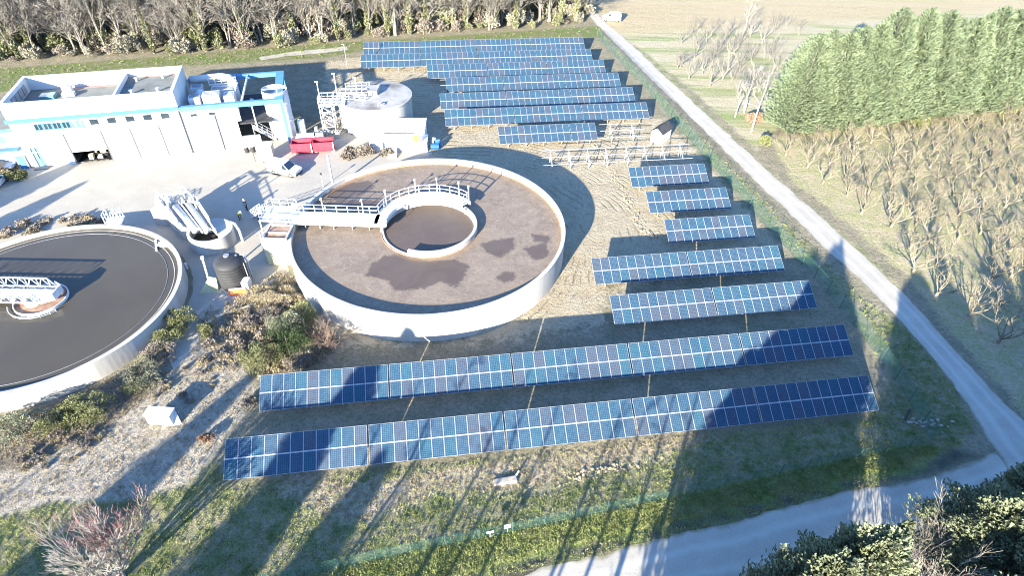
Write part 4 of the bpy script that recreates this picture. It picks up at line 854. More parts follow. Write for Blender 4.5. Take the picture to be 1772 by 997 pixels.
op=place('orange_barrier','low orange plastic barrier at the foot of the black tank','barrier',G(397,512),R(12));mb=MB();mb.hexa([(0,0,0),(1.9,0,0),(1.9,.4,0),(0,.4,0),(.05,.12,.7),(1.85,.12,.7),(1.85,.28,.7),(.05,.28,.7)]);mb.build('body','orange_paint',op);mb=MB();mb.box(.1,1.8,.1,.3,.701,.76);mb.build('cap','sign_white',op)
bl=place('bollard','short white bollard beside the clarifier wall','bollard',G(324,465));mb=MB();mb.cyl(0,0,0,.75,.14,12);mb.cyl(0,0,.75,.85,.18,12,.08);mb.build('shaft','sign_white',bl)
dk=place('timber_edging','pale timber plank edging the dry planting below the black tank','plank',G(372,552),R(33));mb=MB();mb.box(0,4.2,0,.12,0,.25);mb.build('board','cream_paint',dk)

# ---------------------------------------------------------------- vehicles
def vehicle(name,label,cat,p,rz,prof,L,Wd,roofz,paint,wheels,glass,roofk=.84):
    "body lofted from a side profile; sides lean in above the waist"
    t_=thing(name,label,cat,(p.x,p.y,0),rz)
    n=len(prof);vs=[];fs=[]
    for s_,ins in ((-1,0),(1,0)):
        for x,z in prof:
            k=1.0 if z<1.0 else 1-(1-roofk)*(z-1.0)/(roofz-1.0); vs.append((x,s_*Wd/2*k,z))
    for i in range(n): j=(i+1)%n; fs.append((i,j,n+j,n+i))
    fs.append(tuple(range(n-1,-1,-1)));fs.append(tuple(range(n,2*n)))
    mb=MB();mb.add(vs,fs);body=mb.build('body',paint,t_)
    def sidey(z): return Wd/2*(1.0 if z<1.0 else 1-(1-roofk)*(z-1.0)/(roofz-1.0))
    for poly in glass['side']:
        for s_ in (-1,1):
            mb=MB();mb.add([(x,s_*(sidey(z)+.012),z) for x,z in poly],[tuple(range(len(poly)))]);mb.build('side_window','glass_dark',t_)
    for nm,((xa,za),(xb,zb)) in glass['across'].items():
        d=Vector((zb-za,0,xa-xb)).normalized()*.014
        if nm=='rear_window': d=-d if d.x>0 else d
        elif d.x<0: d=-d
        mb=MB();mb.add([(xa+d.x,-sidey(za)*.93,za+d.z),(xa+d.x,sidey(za)*.93,za+d.z),(xb+d.x,sidey(zb)*.92,zb+d.z),(xb+d.x,-sidey(zb)*.92,zb+d.z)],[(0,1,2,3)]);mb.build(nm,'glass_dark',t_)
    for x in wheels:
        for s_ in (-1,1):
            mb=MB();mb.tube([(x,s_*(Wd/2-.20),.33),(x,s_*(Wd/2+.015),.33)],.33,18);wh=mb.build('wheel','rubber',t_)
            mb=MB();mb.tube([(x,s_*(Wd/2+.016),.33),(x,s_*(Wd/2+.03),.33)],.20,14);mb.build('rim','grey_metal',wh)
    xf=max(x for x,z in prof);xr=min(x for x,z in prof)
    for s_ in (-1,1):
        mb=MB();mb.box(xf-.25,xf+.012,s_*Wd*.40-.16,s_*Wd*.40+.16,.68,.86);mb.build('headlight','lamp_clear',t_)
        mb=MB();mb.box(xr-.012,xr+.1,s_*Wd*.44-.09,s_*Wd*.44+.09,.8,1.15);mb.build('tail_light','lamp_red',t_)
        mb=MB();xm=glass['mirror'];mb.box(xm-.08,xm+.08,s_*(Wd/2+.09)-.09,s_*(Wd/2+.09)+.09,1.02,1.2);mb.build('mirror',paint,t_)
    mb=MB();mb.box(xf-.05,xf+.05,-Wd*.46,Wd*.46,.28,.5);mb.box(xr-.05,xr+.05,-Wd*.46,Wd*.46,.28,.5);mb.build('bumper','black_plastic',t_)
    return t_
vprof=[(-2.15,.32),(2.2,.32),(2.28,.55),(2.22,.85),(1.95,.98),(1.25,1.12),(.55,1.82),(.3,1.88),(-1.9,1.88),(-2.12,1.8),(-2.2,1.0),(-2.2,.5)]
vg={'side':[[(.25,1.12),(1.05,1.14),(.52,1.72),(.25,1.74)]],'across':{'windscreen':((1.25,1.12),(.55,1.82)),'rear_window':((-2.2,1.1),(-2.14,1.7))},'mirror':1.0}
a=G(468,303);b2=G(514,307)
vehicle('delivery_van','white panel van parked in the pale yard in front of the red skips','van',(a+b2)/2+Vector((0,.9,0)),math.atan2(-1.2,4.5),vprof,4.4,1.82,1.88,'car_white',(-1.3,1.4),vg)
cprof=[(-2.0,.3),(2.05,.3),(2.1,.55),(2.0,.8),(1.1,.95),(.35,1.42),(-.9,1.46),(-1.7,1.0),(-2.05,.92),(-2.08,.5)]
cg={'side':[[(-.05,.98),(.85,.98),(.33,1.36),(-.05,1.38)],[(-1.3,1.0),(-.15,.98),(-.15,1.38),(-.85,1.38)]],'across':{'windscreen':((1.1,.95),(.35,1.42)),'rear_window':((-1.7,1.0),(-.9,1.46))},'mirror':.75}
def carat(label,p,rz,paint): return vehicle('parked_car',label,'car',p,rz,cprof,4.1,1.72,1.46,paint,(-1.25,1.3),cg,.8)
carat('white car half in view parked beside the annex shrubs',G(-6,322),R(100),'car_white')
carat('blue car parked against the annex wall behind the shrubs',G(-2,297),R(15),'car_blue')
a=G(1043,36);b2=G(1074,38)
vehicle('delivery_van','white van with open rear parked at the far end of the lane','van',(a+b2)/2+Vector((0,.8,0)),math.atan2(b2.y-a.y,b2.x-a.x)+PI,vprof,4.4,1.82,1.88,'car_white',(-1.3,1.4),vg)

# ---------------------------------------------------------------- people
def person(label,p,rz,bend,jacket,trousers,helmet):
    root=thing('person',label,'person',(p.x,p.y,0),rz)
    J={};E=[]
    def V_(n,x,y,z,r): J[n]=(Vector((x,y,z)),r)
    cb,sb=math.cos(bend),math.sin(bend);hz=.93
    def up(y,z): return (y*cb+(z)*sb, hz+z*cb-y*sb)
    V_('pel',0,0,hz,.15)
    for n,y,z,r in (('ab',0,.18,.145),('ch',0,.38,.165),('nk',0,.56,.07),('hd',.03,.68,.095),('tp',.03,.78,.07)):
        yy,zz=up(y,z);V_(n,0,yy,zz,r)
    E+=[('pel','ab'),('ab','ch'),('ch','nk'),('nk','hd'),('hd','tp')]
    for s_,q in ((-1,'l'),(1,'r')):
        V_('hip'+q,s_*.1,0,hz-.08,.10);V_('kn'+q,s_*.12,.05 if bend<.3 else .08,.5,.068);V_('an'+q,s_*.13,-.02,.1,.048);V_('to'+q,s_*.14,.15,.045,.045)
        E+=[('pel','hip'+q),('hip'+q,'kn'+q),('kn'+q,'an'+q),('an'+q,'to'+q)]
        yy,zz=up(0,.48);V_('sh'+q,s_*.2,yy,zz,.07)
        if bend<.3: V_('el'+q,s_*.27,yy+.02,zz-.28,.05);V_('wr'+q,s_*.24,yy+.14,zz-.5,.035);V_('hn'+q,s_*.235,yy+.18,zz-.6,.034)
        else: V_('el'+q,s_*.24,yy+.1,zz-.27,.05);V_('wr'+q,s_*.18,yy+.22,zz-.48,.035);V_('hn'+q,s_*.17,yy+.26,zz-.57,.034)
        E+=[('ch','sh'+q),('sh'+q,'el'+q),('el'+q,'wr'+q),('wr'+q,'hn'+q)]
        for k in range(4): # fingers
            h=J['hn'+q][0];f=h+Vector(((k-1.5)*.018,.02+.008*k,-.07-.008*(k in(1,2))));V_('f%d%s'%(k,q),f.x,f.y,f.z,.009);E.append(('hn'+q,'f%d%s'%(k,q)))
        h=J['wr'+q][0];V_('th'+q,h.x-s_*.045,h.y+.05,h.z-.07,.01);E.append(('hn'+q,'th'+q))
    names=list(J);me=bpy.data.meshes.new('body');me.from_pydata([J[n][0] for n in names],[(names.index(a),names.index(b)) for a,b in E],[])
    o=link('body',me,root);md=o.modifiers.new('skin','SKIN');o.modifiers.new('sub','SUBSURF').levels=1;o.modifiers['sub'].render_levels=1
    for i,n in enumerate(names):
        sv=me.skin_vertices[0].data[i];sv.radius=(J[n][1],J[n][1]*.85);sv.use_root=(n=='pel')
    dg=bpy.context.evaluated_depsgraph_get();nm=bpy.data.meshes.new_from_object(o.evaluated_get(dg));o.modifiers.clear();o.data=nm;nm.name='body'
    nm.materials.clear()
    for q in (jacket,trousers,'skin','cloth_black'): nm.materials.append(MATS[q])
    hd=J['hd'][0]
    for pl in nm.polygons:
        c_=pl.center;r=0 if (c_.y*sb+(c_.z-hz)*cb)>.0 else 1
        if (c_-hd).length<.17: r=2
        for q in 'lr':
            if (c_-J['hn'+q][0]).length<.1: r=2
        if c_.z<.13:r=3
        pl.material_index=r
        pl.use_smooth=True
    mb=MB();hv=[]
    prof=[(.125,0),(.12,.06),(.09,.12),(.04,.145),(0,.15)];mb.lathe([(.15,-.005),(.15,.01)]+prof,16);h=mb.build('helmet',helmet,root,True);h.location=hd+Vector((0,.02*cb,.03));h.rotation_euler=(-bend,0,0)
    mb=MB();f=hd+Vector((0,.10,-.01)) if bend<.3 else hd+Vector((0,.09,-.06));mb.box(f.x-.015,f.x+.015,f.y-.01,f.y+.02,f.z-.03,f.z+.02)
    for s_ in (-1,1): mb.box(f.x+s_*.04-.012,f.x+s_*.04+.012,f.y-.015,f.y+.005,f.z+.02,f.z+.035)
    mb.build('face','skin',root)
    return root
person('person in a white helmet and yellow jacket bending over beside the round basin',G(416,381),R(-120),.75,'cloth_yellow','cloth_dark','sign_white')
person('person in dark clothes and pale helmet standing in the yard shadow',G(428,364),R(150),.05,'cloth_dark','cloth_dark','cream_paint')

# ---------------------------------------------------------------- fences
def fence(name,label,pts,h,post,seed):
    f=thing(name,label,'fence',(pts[0][0],pts[0][1],0));o=Vector((pts[0][0],pts[0][1],0))
    P=[Vector((x,y,0))-o for x,y in pts];mb=MB();acc=0;posts=[];wa=0
    r=.013 if seed==1 else .009
    for a,c_ in zip(P,P[1:]):
        d=(c_-a).length;u=(c_-a)/d
        for k in range(int(h/.2)+1): z=.05+k*.2;mb.bar(a+Vector((0,0,z)),c_+Vector((0,0,z)),r,r)
        x=wa
        while x<d: p=a+u*x;mb.add([p+Vector((0,0,.03))-u*r*.5,p+Vector((0,0,.03))+u*r*.5,p+u*r*.5+Vector((0,0,h)),p-u*r*.5+Vector((0,0,h))],[(0,1,2,3)]);x+=.075
        wa=x-d;x=acc
        while x<d: posts.append(a+u*x);x+=post
        acc=x-d
    w_=mb.build('wire_mesh','fence_green',f)
    pm=MB();pm.bar((0,0,-.05),(0,0,h+.1),.05,.05);me=None
    for p in posts[:100]:
        if me is None: q=pm.build('post','fence_post',f);me=q.data
        else: q=link('post',me,f)
        q.location=p
    return f
FR=[(17.2,139),(20.4,125),(23.63,111.71),(27.52,90.98),(31.04,74.41),(33.6,62.5),(35.4,54.0),(36.9,46.1),(37.6,38),(37.4,32.6)]
fence('mesh_fence','long green wire mesh fence running along the white lane',FR,1.9,2.6,1)
FF=[(-34,14.2),(-13.91,19.44),(-6.6,21.36),(.17,22.98),(14.07,26.58),(29.89,30.65),(37.3,32.5)]
fence('mesh_fence','green wire mesh fence along the grass verge in front of the solar tables',FF,1.35,2.55,2)
for q,wd,hh,lab in (((848,931),.55,.28,'narrow white notice plate hanging on the front mesh fence'),((878,922),.5,.5,'square pale notice board on the front mesh fence')):
    s=thing('notice_board',lab,'sign',tuple(G(*q)),R(14));mb=MB();mb.box(-wd/2,wd/2,-.06,-.035,.75,.75+hh);mb.build('plate','sign_white',s)
    mb=MB();mb.box(-.03,.03,-.03,.0,0,.76);mb.build('bracket','galvanised',s)
s=thing('rubble_pile','small pile of pale rubble lying in the shade near the fence corner','rubble',tuple(G(1600,735)));mb=MB();rg=random.Random(8)
for k in range(40):
    x,y=rg.gauss(0,1.0),rg.gauss(0,.5);q=rg.uniform(.06,.22);mb.box(x,x+q*1.6,y,y+q,0,q*.8)
mb.build('stones','stone',s)['kind']='stuff';mb=MB();mb.bar((-1.6,.4,.1),(-.7,1.5,.25),.14,.14);mb.build('pipe','black_plastic',s)
s=thing('concrete_slab','narrow pale concrete slab lying in the dry soil before the front row','slab',tuple(G(876,838)),R(12));mb=MB();mb.hexa([(-1.0,-.1,0),(.9,-.1,0),(.9,.5,0),(-1,.5,0),(-1.0,0,.25),(.9,0,.3),(.85,.45,.3),(-.95,.45,.22)]);s2=mb.build('body','stone',s);mb=MB();mb.bar((.8,.4,.1),(1.2,.7,.5),.12,.12);mb.build('pipe','concrete_white',s)

# ---------------------------------------------------------------- vegetation
def at(o,p,s=1.0,rz=0.0,sz=None):
    o.location=(p[0],p[1],0);o.rotation_euler=(0,0,rz);o.scale=(s,s,s if sz is None else sz);return o
def stem_mesh(h,r,seed,m='bark_grey'):
    rg=random.Random(seed);mb=MB();mb.tube([(0,0,-.05),(rg.uniform(-.1,.1)*h*.1,rg.uniform(-.1,.1)*h*.1,h*.5),(0,0,h)],[r,r*.7,r*.25],7)
    for k in range(6): a=rg.uniform(0,6.28);z=h*rg.uniform(.25,.8);mb.tube([(0,0,z),(math.cos(a)*h*.1,math.sin(a)*h*.1,z+h*.12)],[r*.35,r*.1],4)
    me=bpy.data.meshes.new('trunk');me.from_pydata(mb.v,[],mb.f);me.materials.append(MATS[m]);return me
def shrub(label,p,rx,ry,h,m,seed,n=900,size=.22,rz=0,cat='shrub',group=None,name='shrub'):
    t_=thing(name,label,cat,(p.x,p.y,0),rz,group)
    link('foliage',bushmesh('foliage',m,rx,ry,h,n,size,seed),t_)
    link('stem',stem_mesh(h*.75,.05+.02*h,seed),t_);return t_
B=[ # base px, rx, ry, h, material, n, label
 ((318,566),1.5,1.4,1.9,'leaf_olive',1300,'rounded olive green shrub, uppermost beside the clarifier wall'),
 ((298,592),1.5,1.3,1.6,'leaf_olive',1300,'olive green shrub second down beside the clarifier wall'),
 ((283,618),1.5,1.3,1.3,'leaf_heather',1100,'grey brown heathery shrub below the olive shrubs by the clarifier'),
 ((256,655),1.8,1.9,1.8,'leaf_greygreen',1500,'pale grey green shrub leaning on the clarifier wall'),
 ((235,672),.9,.9,.8,'leaf_lime',700,'small yellow green shrub at the foot of the grey green shrub'),
 ((162,715),1.7,1.6,1.6,'leaf_olive',1800,'dense dark green hedge bush at the sunny end beside the clarifier'),
 ((112,730),1.9,1.7,1.6,'leaf_olive',1900,'dense dark green hedge bush in the middle beside the clarifier'),
 ((40,748),2.2,1.6,1.6,'leaf_greygreen',1600,'silvery grey green shrub beside the dark hedge bushes'),
 ((357,580),.95,.9,1.1,'leaf_olive',800,'small dark green shrub alone beside the paved passage'),
 ((458,632),1.8,1.5,2.5,'leaf_olive',1900,'green shrub in front of the dark evergreen near the second panel row'),
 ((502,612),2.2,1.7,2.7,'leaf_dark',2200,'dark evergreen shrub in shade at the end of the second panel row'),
 ((497,580),2.0,1.7,2.6,'leaf_greygreen',1900,'tall grey green shrub against the aeration tank wall'),
 ((520,560),1.6,1.4,2.6,'leaf_lime',1500,'bright green shrub against the aeration tank wall'),
 ((520,632),1.2,1.0,1.5,'leaf_heather',900,'grey brown shrub between dark evergreen and panels'),
 ((485,520),2.0,1.2,1.3,'leaf_tan',1300,'straw coloured dry bush under the yellowish inlet chamber'),
 ((450,512),1.6,1.1,1.0,'leaf_tan',1000,'pale dry grass bush beside the orange barrier'),
 ((455,560),2.0,1.4,1.0,'leaf_heather',1200,'wide grey heather bush in the dry planting'),
 ((360,762),.6,.5,.8,'leaf_rust',500,'small rust red shrub beside the gravel track'),
 ((432,700),.6,.6,.6,'leaf_heather',450,'small brown shrub by the corner of the second panel row'),
 ((606,272),1.6,1.1,1.6,'leaf_heather',900,'brown leafless looking shrub at the skip end of the pump house'),
 ((634,270),1.6,1.1,1.7,'leaf_heather',900,'brown shrub against the pump house corner'),
 ((672,268),1.4,.7,1.0,'leaf_heather',600,'low brown shrub in front of the pump house'),
 ((30,312),1.6,1.2,1.5,'leaf_olive',900,'olive shrub between the annex and the parked cars'),
 ((10,306),1.4,1.1,1.3,'leaf_tan',800,'tan shrub in front of the blue parked car'),
 ((1300,212),1.7,1.2,1.8,'leaf_rust',700,'reddish bare shrub by the end of the evergreen windbreak'),
 ((1322,250),1.0,.8,1.6,'leaf_lime',500,'pale green shrub at the lane end of the windbreak'),
 ((1590,220),2.2,1.5,1.8,'leaf_lime',900,'yellow green shrub below the middle of the windbreak'),
 ((1660,208),2.6,1.5,2.6,'leaf_greygreen',900,'grey green shrub at the foot of the windbreak above the orchard'),
 ((1740,196),2.4,1.5,2.2,'leaf_lime',900,'yellow green shrub at the foot of the windbreak furthest up the orchard'),
]
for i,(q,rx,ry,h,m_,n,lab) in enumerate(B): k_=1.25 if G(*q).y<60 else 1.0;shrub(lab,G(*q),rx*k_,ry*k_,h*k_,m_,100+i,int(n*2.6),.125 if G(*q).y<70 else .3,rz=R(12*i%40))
# heather clumps along the clarifier and on the dry planting
HM=[bushmesh('foliage','leaf_heather',.7,.6,.7,420,.15,300+k) for k in range(3)]+[bushmesh('foliage','leaf_tan',.65,.55,.6,380,.15,310+k) for k in range(2)];HS=stem_mesh(.4,.03,1)
rg=random.Random(21)
def clumps(polys,n,label,group,sc_=1.0,sel=None):
    for poly in polys:
        xs_=[p[0] for p in poly];ys_=[p[1] for p in poly];k=0;tries=0
        while k<n and tries<4000:
            tries+=1;x,y=rg.uniform(min(xs_),max(xs_)),rg.uniform(min(ys_),max(ys_))
            if sdf(np.array([[x,y]]),poly)[0]<.15: continue
            t_=thing('heather_clump',label,'shrub',(x,y,0),rg.uniform(0,6),group);s=rg.uniform(.55,1.25)*sc_;t_.scale=(s,s,s*rg.uniform(.7,1.2))
            link('foliage',HM[rg.choice(sel) if sel else rg.randrange(5)],t_);link('stem',HS,t_);k+=1
clumps([px((400,540),(470,500),(520,545),(510,590),(440,600),(420,650),(390,640),(350,600))],48,'low grey brown heather clump in the dry planting between the tanks','heather clumps in the dry planting')
clumps([px((-10,420),(0,392),(60,380),(185,378),(190,388),(100,400),(40,415))],34,'low brown heather clump along the yard side rim of the clarifier','heather clumps along the clarifier',1.1,(0,1,2,3))
clumps([px((250,665),(300,640),(400,600),(420,640),(330,700),(230,720)),px((0,800),(120,735),(200,730),(180,770),(60,840))],22,'low dry heather clump scattered on the gravel track','heather clumps on the gravel',.7)
# bare brown bush against the tank
def baremesh(name,m,fn,seed):
    rg_=random.Random(seed);mb=MB();tips=[];fn(mb,rg_,tips);me=bpy.data.meshes.new(name);me.from_pydata(mb.v,[],mb.f);me.materials.append(MATS[m]);return me,tips
def twiggy(n,h,spread,r,lev,minr=.012,k=(3,4),sp=.5,wb=.12):
    def f(mb,rg_,tips):
        for i in range(n):
            a=2*PI*i/n+rg_.uniform(-.3,.3);e=spread*rg_.uniform(.3,1.1);d=Vector((math.cos(a)*e,math.sin(a)*e,1))
            grow(mb,Vector((rg_.gauss(0,.1),rg_.gauss(0,.1),0)),d,h*.55*rg_.uniform(.8,1.15),r,0,lev,rg_,3,sp,k,.04,.66,tips,minr,wb)
    return f
bb=thing('bare_bush','brown twiggy leafless bush against the aeration tank wall','shrub',tuple(G(565,603)));me,_=baremesh('branches','twig_brown',twiggy(15,2.9,.75,.04,3,.014),31);link('branches',me,bb);link('stem',stem_mesh(.5,.12,31),bb)
rt=thing('bare_tree','leafless grey tree with red twig tips beside the shaded grass','tree',(-27.0,18.8,0))
me,tips=baremesh('branches','bark_white',twiggy(15,5.0,.62,.085,4,.013,(3,4),.40,.08),44);link('branches',me,rt);link('trunk',stem_mesh(.9,.3,44,'bark_pale'),rt)
rg_=random.Random(5);mb=MB()
for p,d in tips:
    if rg_.random()<.8 and p.z>2.2 and p.y>-.3: mb.tube([p,p+d*.45+Vector((rg_.gauss(0,.1),rg_.gauss(0,.1),.1))],[.016,.011],3,cap=False)
mb.build('red_twigs','twig_red',rt)
# orchard --------------------------------------------------------
def orchard(mb,rg_,tips):
    mb.tube([(0,0,-.05),(rg_.gauss(0,.05),rg_.gauss(0,.05),.75)],[.17,.13],6,cap=False);n=rg_.randint(4,5)
    for i in range(n):
        a=2*PI*i/n+rg_.uniform(-.35,.35);d=Vector((math.cos(a)*.85,math.sin(a)*.85,rg_.uniform(.95,1.45)))
        grow(mb,Vector((0,0,.7)),d,2.5*rg_.uniform(.85,1.15),.085,0,3,rg_,4,.6,(2,4),.12,.58,tips,.015,.14)
OT=[]
for k in range(6):
    rg_=random.Random(60+k);mb=MB();orchard(mb,rg_,[]);me=bpy.data.meshes.new('branches');me.from_pydata(mb.v,[],mb.f);me.materials.append(MATS['bark_orchard'])
    OT.append(me)
OF=[]
for me in OT[:3]: q_=me.copy();q_.name='branches';q_.materials[0]=MATS['bark_grey'];OF.append(q_)
OTR=stem_mesh(.9,.19,3,'bark_orchard')
OD=Vector((.955,.297,0));ON=Vector((-.297,.955,0));O0=G(1352,262);rg=random.Random(77);cnt=0
ROADE=[Vector((x,y,0)) for x,y in ER]+[Vector((49,18,0))]
def road_x(y):
    for a,c_ in zip(ROADE,ROADE[1:]):
        if min(a.y,c_.y)<=y<=max(a.y,c_.y): return a.x+(c_.x-a.x)*(y-a.y)/(c_.y-a.y)
    return 50
for i in range(0,17):
    for j in range(-18,44):
        p=O0+OD*(j*3.9+rg.uniform(-.4,.4)+(i%2)*1.0)-ON*(i*4.1+rg.uniform(-.35,.35)+1.5)
        if p.x<road_x(p.y)+3.4 or p.x>p.y*1.05+30 or p.y<22 or rg.random()<.03: continue
        t_=thing('orchard_tree','bare pruned fruit tree standing in the orchard rows below the windbreak','tree',(p.x,p.y,0),rg.uniform(0,6.28),'fruit trees in the orchard');s=rg.uniform(.74,1.0);t_.scale=(s*1.2,s*1.2,s*.82)
        link('branches',rg.choice(OT),t_);link('trunk',OTR,t_);cnt+=1
# far orchard and slender trees before the windbreak
FO=[(1172,118),(1192,136),(1215,128),(1202,100),(1228,150),(1250,138),(1232,110),(1262,122),(1240,84),(1270,92),(1222,72),(1255,66),(1280,78),(1205,76),(1285,112),(1277,170),(1300,150),(1296,60),(1318,74),(1322,100),(1340,56),(1360,48),(1382,60)]
FO+=[(1165+i*33+(j%2)*14+rg.uniform(-5,5),58+j*19+i*1.5+rg.uniform(-3,3)) for j in range(6) for i in range(7) if 1165+i*33+(j%2)*14>1110+j*22 and rg.random()<.6]
for q in FO:
    p=G(*q);t_=thing('orchard_tree','bare pruned fruit tree in the sparse plot across the lane','tree',(p.x,p.y,0),rg.uniform(0,6.28),'fruit trees across the lane');s=rg.uniform(.72,1.0);t_.scale=(s,s,s*.9);link('branches',rg.choice(OF),t_);link('trunk',OTR,t_)
def pole_tree(h,seed,m,n=16,l=.22):
    def f(mb,rg_,tips):
        pts=[Vector((0,0,0))];x=y=0
        for k in range(6): x+=rg_.gauss(0,.12);y+=rg_.gauss(0,.12);pts.append(Vector((x,y,h*(k+1)/6)))
        mb.tube(pts,[.16*(1-.13*k)*h/9 for k in range(7)],6,cap=False)
        for k in range(n):
            u=rg_.uniform(.3,1);i=min(5,int(u*6));p=pts[i].lerp(pts[i+1],u*6-i);a=rg_.uniform(0,6.28);d=Vector((math.cos(a),math.sin(a),rg_.uniform(.6,1.6)))
            grow(mb,p,d,h*l*(1.25-u*.6),.05*h/9,1,3,rg_,2,.55,(3,4),.06,.62,tips,.016)
    return baremesh('branches',m,f,seed)[0]
for q,h,lab in (((1300,228),9.5,'tall slender pale trunked bare tree at the end of the windbreak'),((1287,196),7.5,'slim bare tree beside the tall pale trunk'),((1272,202),6.0,'low forked bare tree beside the reddish shrub'),((1284,66),8.5,'lone bare tree at the far side of the sparse orchard')):
    t_=thing('bare_tree',lab,'tree',tuple(G(*q)),rg.uniform(0,6));link('branches',pole_tree(h,int(q[0]),'bark_white',12 if h<9 else 5,.2),t_);link('trunk',stem_mesh(h*.35,.17,int(q[1]),'bark_white'),t_)
# evergreen windbreak ----------------------------------------------
CM=[coniferMesh('crown','leaf_cypress',3.6,13.5,13000,.38,400+k,.01,(2.6,2.0,3.2)[k],(.14,.06,.2)[k],.4,.74) for k in range(3)];CS=stem_mesh(12,.3,9)
HA=G(1368,232);HB=G(1772,186);hd_=(HB-HA).normalized();n=27
for k in range(n):
    p=HA+hd_*(k*2.6)+Vector((rg.uniform(-.4,.4),rg.uniform(.2,1.0),0));hh=(15.0+3.0*min(1,k/3)+rg.uniform(-1.8,1.0)+(.8 if k in(7,8,14) else 0))/13.5
    lab='tall green cypress merged into the dense evergreen windbreak above the orchard' if k else 'cypress at the lane end of the evergreen windbreak'
    t_=thing('cypress_tree',lab,'tree',(p.x,p.y,0),rg.uniform(0,6.28),'cypresses of the windbreak' if k else None);s=rg.uniform(.95,1.15);t_.scale=(s,s,hh);link('crown',CM[rg.randrange(3)],t_);link('trunk',CS,t_)
# wood behind the site -----------------------------------------------
def wood(h,seed):
    def f(mb,rg_,tips):
        for q in range(rg_.randint(1,2)):
            pts=[Vector((rg_.gauss(0,.3),rg_.gauss(0,.3),0))];dx,dy=rg_.gauss(0,.22),rg_.gauss(0,.22)
            for k in range(5): pts.append(pts[-1]+Vector((dx+rg_.gauss(0,.12),dy+rg_.gauss(0,.12),h*.8/5)))
            mb.tube(pts,[.19*(1-.14*k) for k in range(6)],6,cap=False)
            for k in range(17):
                u=rg_.uniform(.2,1);i=min(4,int(u*5));p=pts[i].lerp(pts[i+1],u*5-i);a=rg_.uniform(0,6.28);d=Vector((math.cos(a),math.sin(a),rg_.uniform(.8,1.8)))
                grow(mb,p,d,h*.26*(1.2-.4*u),.06,0,3,rg_,2,.55,(3,4),.04,.68,tips,.027)
    return f
WM=[baremesh('branches','bark_pale' if k%2 else 'bark_grey',wood(12.5,k),500+k)[0] for k in range(6)];WT=stem_mesh(8,.2,4,'bark_pale')
def ivymesh(h,seed):
    rng=np.random.default_rng(seed);n=900;t=rng.uniform(0,1,n);a=rng.uniform(0,6.28,n);r=(.25+.75*np.sin(PI*np.clip(t*1.05,0,1))**.7*(.6+.4*np.sin(t*17+seed)))*rng.uniform(.4,1.1,n)*(1-.45*t)
    C=np.stack([r*np.cos(a),r*np.sin(a),.2+h*t],1);N=np.stack([np.cos(a),np.sin(a),np.full(n,.4)],1);V,F=quads(C,N,.42,.3,rng,.2);return leafmesh('ivy',V,F,'leaf_ivy')
IV=[ivymesh(h,700+k) for k,h in enumerate((7.0,8.5,9.5,6.0))]
SM=[bushmesh('foliage',m_,2.0,1.7,2.6,700,.36,800+k) for k,m_ in enumerate(('leaf_scrub','leaf_ivy','leaf_heather','leaf_scrub','leaf_ivy','leaf_heather'))];SS=stem_mesh(1.5,.08,2)
E0=[G(x,y) for x,y in ((-60,112),(120,98),(300,92),(500,78),(640,64),(830,52),(960,46),(1020,32))]
def edge(u):
    L=[0]
    for a,c_ in zip(E0,E0[1:]): L.append(L[-1]+(c_-a).length)
    s=u*L[-1]
    for i in range(len(E0)-1):
        if s<=L[i+1]: return E0[i].lerp(E0[i+1],(s-L[i])/(L[i+1]-L[i]))
    return E0[-1]
bk=Vector((-.27,.96,0));rg=random.Random(99)
WL={0:'bare leafless tree in the wood behind the plant and panels',1:'bare tree with ivy covered trunk in the wood behind the plant and panels'}
for rowi,(off,cn) in enumerate(((1.5,40),(6,38),(12,36),(19,34),(28,30),(40,28))):
    for k in range(cn):
        p=edge((k+rg.uniform(.1,.9))/cn)+bk*(off+rg.uniform(-2,2.5));iv=rg.random()<(.7 if rowi<3 else .45)
        if rowi==0 and p.x>8: iv=True
        t_=thing('woodland_tree',WL[iv],'tree',(p.x,p.y,0),rg.uniform(0,6.28),'ivy clad trees in the wood' if iv else 'bare trees in the wood');s=rg.uniform(.75,1.2);t_.scale=(s,s,s*rg.uniform(.95,1.25))
        link('branches',rg.choice(WM),t_);link('trunk',WT,t_)
        if iv: link('ivy',rg.choice(IV),t_)
for rowi,(off,cn) in enumerate(((.4,38),(4.5,50),(10,44),(17,38),(26,30),(38,24))):
    for k in range(cn):
        p=edge((k+rg.uniform(0,1))/cn)+bk*(off+rg.uniform(-1,1.5))
        t_=thing('woodland_shrub','dull green and brown thicket shrub at the foot of the wood','shrub',(p.x,p.y,0),rg.uniform(0,6.28),'thicket shrubs in the wood');s=rg.uniform(.5,1.35)*(1.25 if rowi else .9);t_.scale=(s*1.1,s,s*rg.uniform(.6,1.5));link('foliage',rg.choice(SM),t_);link('stem',SS,t_)
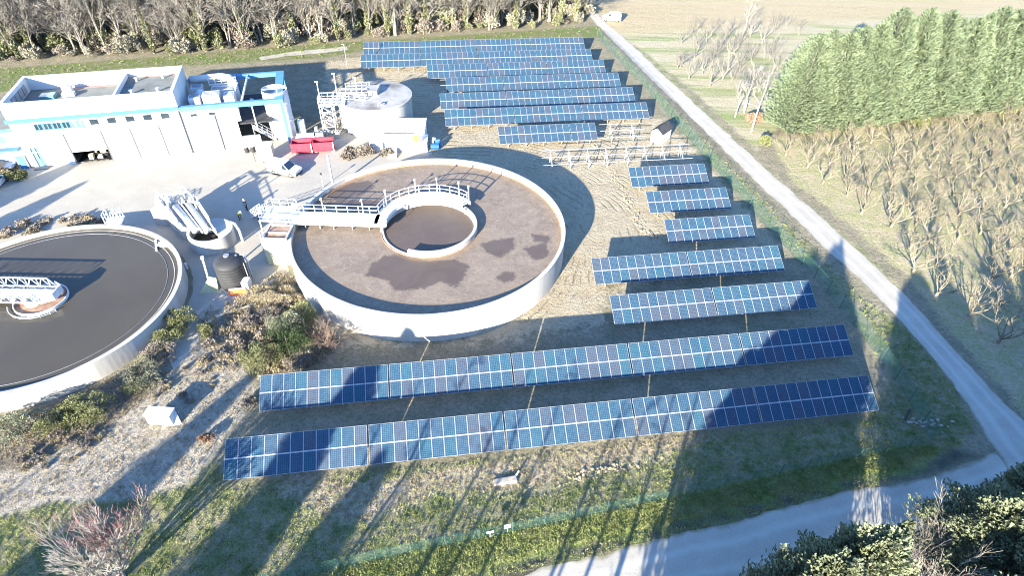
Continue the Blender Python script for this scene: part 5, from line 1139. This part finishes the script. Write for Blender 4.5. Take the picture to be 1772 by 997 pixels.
# evergreens in the near corner and the trees that shade the site ------
OK_=[]
for k in range(3):
    rng=np.random.default_rng(900+k);n=24000;C=[];N=[]
    t=rng.beta(1.6,1.2,n);z=1.5+12.0*t;prof=np.minimum(1,(t/.2)**.5)*(1-t**2.4*.88);a=rng.uniform(0,2*PI,n)
    lump=1+.22*np.sin(a*4+t*11+k)+.17*np.sin(a*7-t*19)+.12*np.sin(a*13+t*37);r=3.9*prof*lump*np.where(rng.uniform(0,1,n)<.25,rng.uniform(.4,.85,n),rng.uniform(.85,1.05,n))
    C=np.stack([r*np.cos(a),r*np.sin(a),z+rng.normal(0,.15,n)],1);N=np.stack([np.cos(a)*.8,np.sin(a)*.8,np.full(n,.8)],1)
    V,F=quads(C,N,.30,.15,rng,.35);OK_.append(leafmesh('crown',V,F,'leaf_oak'))
OK_.append(coniferMesh('crown','leaf_oak',2.4,13.6,9000,.38,950,.03,1.15,.02,.5,.75))
OS=stem_mesh(11,.32,12)
def evergreen(x,y,h,label,w=1.0,k=0,group=None):
    k=9 if (x,y) in ((36.6,23.9),(40.2,21.2),(29.5,12.4),(34.8,10.5)) else k
    t_=thing('evergreen_tree',label,'tree',(x,y,0),k*1.3,group);t_.scale=(w,w,h/13.6);link('crown',OK_[3 if k==9 else k%3],t_);link('trunk',OS,t_)
evergreen(20.0,15.6,14.9,'broad evergreen tree tucked beside the pointed lane side evergreen',.85,1)
evergreen(31.6,19.5,12.0,'bushy evergreen tree overhanging the lane junction',1.0,0)
evergreen(20.8,16.2,15.3,'dense evergreen tree beside the lane opposite the fence corner',1.0,9)
evergreen(34.6,18.0,11.8,'broad evergreen tree beside the junction evergreen',.9,2)
evergreen(29.0,14.6,11.6,'evergreen tree in front of the junction evergreen',.75,1)
evergreen(16.9,14.4,14.8,'smaller evergreen tree beside the lane on the shaded verge',.8,2)
bt=thing('bare_tree','pale bare twiggy tree between the two lane side evergreens','tree',(26.6,17.6,0));link('branches',baremesh('branches','bark_pale',twiggy(16,6.8,.7,.045,4,.010,(3,4),.5),71)[0],bt);link('trunk',stem_mesh(2.2,.3,71,'bark_orchard'),bt)
SH='tall evergreen tree of the shelter belt across the lane';SG='shelter belt trees across the lane'
for i,(x,y,h,w_) in enumerate(((13.2,7.5,15,.85),(9.8,4.8,15,.9),(6.4,2.0,14.5,.9),(38.5,14.5,15,.9),(36.6,23.9,12.9,.9),(40.2,21.2,12.6,.95),(43,14,15,.9),(47.5,17,15,.9),(52,16,15,.9),(57,18,15,.9))):
    evergreen(x,y,h,SH,w_,i,SG)
for i,(x,y,h,w_) in enumerate(((-28.8,1.0,15.5,.55),(-32.5,-8.5,14,.6),(-35,-12.2,14.2,.55),(-43.4,-5.0,14.5,.48),(-38.5,5.0,8,.5),(-30,-16,16,.5),(-75,50,9,.6),(-70,47,8,.4))):
    evergreen(x,y,h,'tall evergreen tree standing beyond the grass by the gravel track',w_,i,'evergreens beyond the grass')
# slim leafless poplars whose shadows cross the front grass
PM=[pole_tree(13,950+k,'bark_pale',4,.08) for k in range(3)];PS=stem_mesh(7,.09,6,'bark_pale')
for i,(x,y) in enumerate(((-18,6),(-13.2,4),(-12.2,1),(-9,3),(-5.5,-2),(-4.5,2),(-2.5,1),(1,4),(-16,-6),(-20.5,-1),(-44,-6),(-52,-4),(-49,-12),(4,6),(-23,2))):
    t_=thing('poplar_tree','slim leafless poplar in the line across the lane','tree',(x,y,0),i*1.1,'poplars across the lane');t_.scale=(1,1,1);link('branches',PM[i%3],t_);link('trunk',PS,t_)
